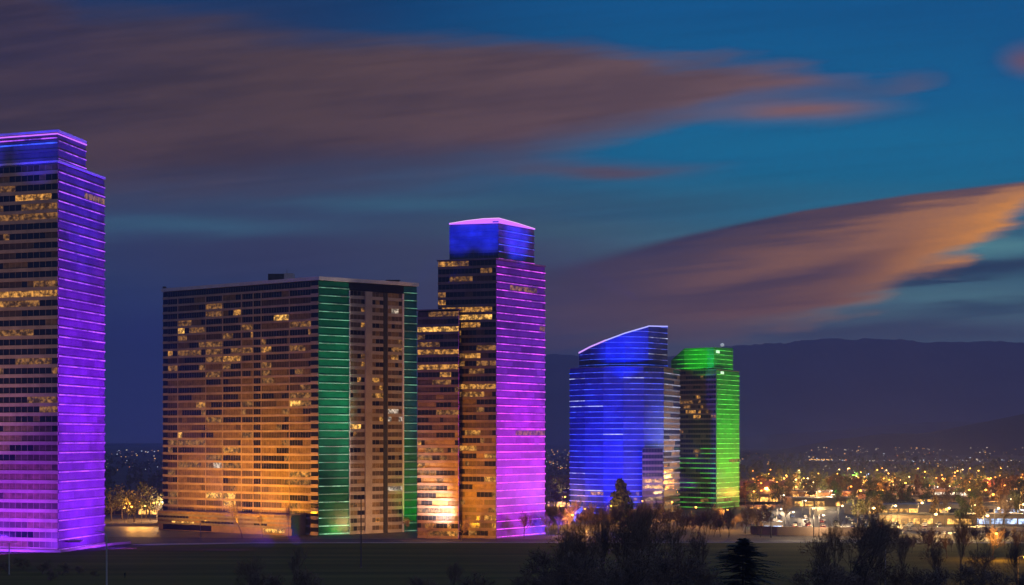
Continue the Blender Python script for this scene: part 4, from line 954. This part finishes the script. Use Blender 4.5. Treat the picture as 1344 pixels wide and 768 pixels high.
# ------------------------------------------------------------------ cars
CM = {k: mat(k+'_car_paint', c, .3, var=.05) for k, c in (('white', (.7, .7, .7)), ('silver', (.4, .41, .43)), ('black', (.02, .02, .022)), ('red', (.4, .03, .03)), ('blue', (.04, .09, .3)), ('grey', (.12, .12, .13)))}
M['tyre'] = mat('tyre_rubber', (.02, .02, .02), .9); M['head'] = glowmat('headlight_lens', (1, .9, .7), 6); M['tail'] = glowmat('tail_lens', (1, .04, .02), 3); M['lens_off'] = mat('unlit_lens', (.5, .5, .5), .2); M['tail_off'] = mat('unlit_tail_lens', (.25, .02, .02), .3)
def car(colour, name, lit):
    t = thing(name, colour+' car', 'car', (0, 0, 0)); b = LB()
    side = [(-2.2, .32), (2.15, .32), (2.22, .62), (2.1, .82), (1.15, .95), (.45, 1.42), (-1.1, 1.45), (-1.75, 1.02), (-2.18, .95)]
    n_ = len(side); vs = []
    for y_, k in ((-.86, 1), (.86, 1)):
        for x_, z_ in side: vs.append((x_, y_*(.78 if z_ > 1.2 else 1), z_))
    b.grid(vs, [tuple(range(n_)), tuple(range(2*n_-1, n_-1, -1))]+[(i, n_+i, n_+(i+1) % n_, (i+1) % n_) for i in range(n_)])
    b.build('body', CM[colour], t)
    b = LB()
    for sg in (-1, 1):
        a = [(.95, sg*.865, 1.0), (.42, sg*.73, 1.36), (-1.05, sg*.73, 1.38), (-1.5, sg*.865, 1.02)]; b.face(a if sg < 0 else a[::-1])
    b.face([(1.12, -.74, 1.0), (1.12, .74, 1.0), (.5, .62, 1.39), (.5, -.62, 1.39)]); b.face([(-1.74, .74, 1.05), (-1.74, -.74, 1.05), (-1.17, -.62, 1.42), (-1.17, .62, 1.42)])
    b.build('window', M['glass_black'], t)
    for wx in (-1.35, 1.35):
        for sg in (-1, 1):
            b = LB(); b.tube((wx, sg*.7, .33), (wx, sg*.9, .33), .33, .33, 10, caps=True); b.build('wheel', M['tyre'], t)
    for sg in (-1, 1):
        b = LB(); b.box((2.2, sg*.6, .66), (.14, .36, .18)); b.build('headlight', M['head'] if lit else M['lens_off'], t)
        b = LB(); b.box((-2.2, sg*.62, .8), (.12, .34, .18)); b.build('tail_light', M['tail'] if lit else M['tail_off'], t)
    return t
pk = {c: car(c, 'parked_car', False) for c in CM}; dk = {c: car(c, 'car', True) for c in ('white', 'silver', 'black')}
def putcar(p, X, Y, rz, lb, gp):
    if p not in used:
        used.add(p); _kid.setdefault(p, kids(p)); [_kid.setdefault(c, []) for c in _kid[p]]
        p.location = (X, Y, .045); p.rotation_euler = (0, 0, rz); p['label'] = lb; p['group'] = gp
    else: dup(p, (X, Y, .045), rz, 1.0, lb, gp)
cols = list(CM)
for row, Y in enumerate((742, 756, 775, 789, 812, 826, 850, 866)):
    for i in range(13):
        X = 112+row*2.6+i*(6.4+row*.12)+rng.uniform(-.4, .4)
        if rng.random() < .3: continue
        c = cols[rng.choice((0, 0, 1, 1, 2, 3, 4, 5))]; putcar(pk[c], X, Y+rng.uniform(-.4, .4), R(90 if row % 2 else -90)+rng.uniform(-.05, .05), c+' car parked in the lamplit car park behind the brown wall', c+' parked cars')
for i in range(34):
    f = rng.random(); lane = rng.randrange(4); X = 205+f*370; Y = 856-f*68+lane*9-16
    c = ('white', 'silver', 'black')[i % 3]; putcar(dk[c], X, Y, R(-8 if lane < 2 else 172), c+' car with its lights on driving along the highway', c+' cars on the highway')
for i in range(8):
    c = ('white', 'silver', 'black')[i % 3]; X = rng.uniform(130, 400); putcar(dk[c], X, 1010+(X-110)*.55+rng.uniform(2, 14), R(30 if i % 2 else 210), c+' car with its lights on in the back street behind the car park', c+' cars in the back street')

# ------------------------------------------------------------------ distant city lights, one mass nobody could count
r = random.Random(9); lb_ = MB()
fm = [glowmat('far_amber_light', (1, .5, .14), 1.5), glowmat('far_white_light', (1, .84, .62), 1.2), glowmat('far_cold_light', (.7, .78, 1), 1.0), glowmat('far_red_light', (1, .3, .08), 1.5)]
def far(x, D, z, s_, mi):
    X, Y = P(x, D); lb_.box((X, Y, z), (s_*2, s_*2, s_*1.6), mi)
for i in range(430):
    x = r.choice((r.uniform(120, 222), r.uniform(712, 752), r.uniform(965, 1400), r.uniform(965, 1400), r.uniform(1150, 1400), r.uniform(-100, 1500)))
    y = 594+30*r.random()**1.1; D = min(5200, GD(y)); far(x, D, 5+r.random()*3, D*(.00007+.00024*r.random()**3), r.choice((0, 0, 1, 1, 2, 0, 3)))
for i in range(75): x = r.choice((r.uniform(1215, 1400), r.uniform(1060, 1215))); D = r.uniform(3800, 3960); far(x, D, 7+r.random()*14, D*(.0001+.0002*r.random()**2), r.choice((0, 1, 1)))
for i in range(60): x = 1060+i*5+r.uniform(-3, 3); D = 2550+r.uniform(-60, 60); far(x, D, 7, D*(.00008+.0002*r.random()**2), r.choice((1, 2, 2, 1)))
for i in range(18): x = 1062+i*1.6; D = 2650; far(x+r.uniform(-2, 2), D+r.uniform(-80, 80), 7, D*.0003, 0)
tag(lb_.build('distant_city_lights', fm), 'countless tiny amber and white lights across the valley floor', 'city lights', kind='stuff')

# ------------------------------------------------------------------ a person on the lawn
X, Y = P(164, 490); me = bpy.data.meshes.new('person')
J = [(0, 0, .95), (0, 0, 1.2), (0, 0, 1.45), (0, -.01, 1.54), (0, -.02, 1.66), (0, -.01, 1.76), (-.1, 0, .9), (-.12, -.04, .5), (-.12, 0, .08), (-.12, -.16, .04), (.1, 0, .9), (.12, .06, .5), (.13, .1, .08), (.13, -.04, .04), (-.2, 0, 1.42), (-.27, .02, 1.14), (-.25, -.08, .88), (.2, 0, 1.42), (.27, .02, 1.14), (.25, -.08, .88)]
E = [(0, 1), (1, 2), (2, 3), (3, 4), (4, 5), (0, 6), (6, 7), (7, 8), (8, 9), (0, 10), (10, 11), (11, 12), (12, 13), (2, 14), (14, 15), (15, 16), (2, 17), (17, 18), (18, 19)]
RD = [.16, .15, .15, .06, .1, .08, .1, .07, .05, .04, .1, .07, .05, .04, .07, .055, .04, .07, .055, .04]
me.from_pydata(J, E, []); po = link(bpy.data.objects.new('person', me)); po.location = (X, Y, .03); po.rotation_euler = (0, 0, .6)
md = po.modifiers.new('skin', 'SKIN')
for v, rr in zip(me.skin_vertices[0].data if me.skin_vertices else [], RD): v.radius = (rr, rr*.85)
if not me.skin_vertices:
    bpy.context.view_layer.objects.active = po
    me.attributes.new('skin', 'FLOAT', 'POINT')
po.modifiers.new('sub', 'SUBSURF').levels = 1
me.materials.append(mat('dark_clothes', (.012, .012, .015), .9)); tag(po, 'person in dark clothes standing alone on the lawn by the curved lamp post', 'person')

# ------------------------------------------------------------------ evening haze
hb = MB(); hb.prism([(-7200, -1700), (7200, -1700), (7200, 14300), (-7200, 14300)], -5, 715)
hm = bpy.data.materials.new('evening_haze'); hm.use_nodes = True; t = hm.node_tree; t.nodes.clear(); q = G(t)
pv = q.n('ShaderNodeVolumePrincipled'); pv.inputs['Color'].default_value = (.46, .54, 1, 1); pv.inputs['Density'].default_value = 1.2e-4; pv.inputs['Anisotropy'].default_value = .1
o_ = q.n('ShaderNodeOutputMaterial'); t.links.new(pv.outputs[0], o_.inputs['Volume'])
tag(hb.build('haze', hm), kind='stuff')
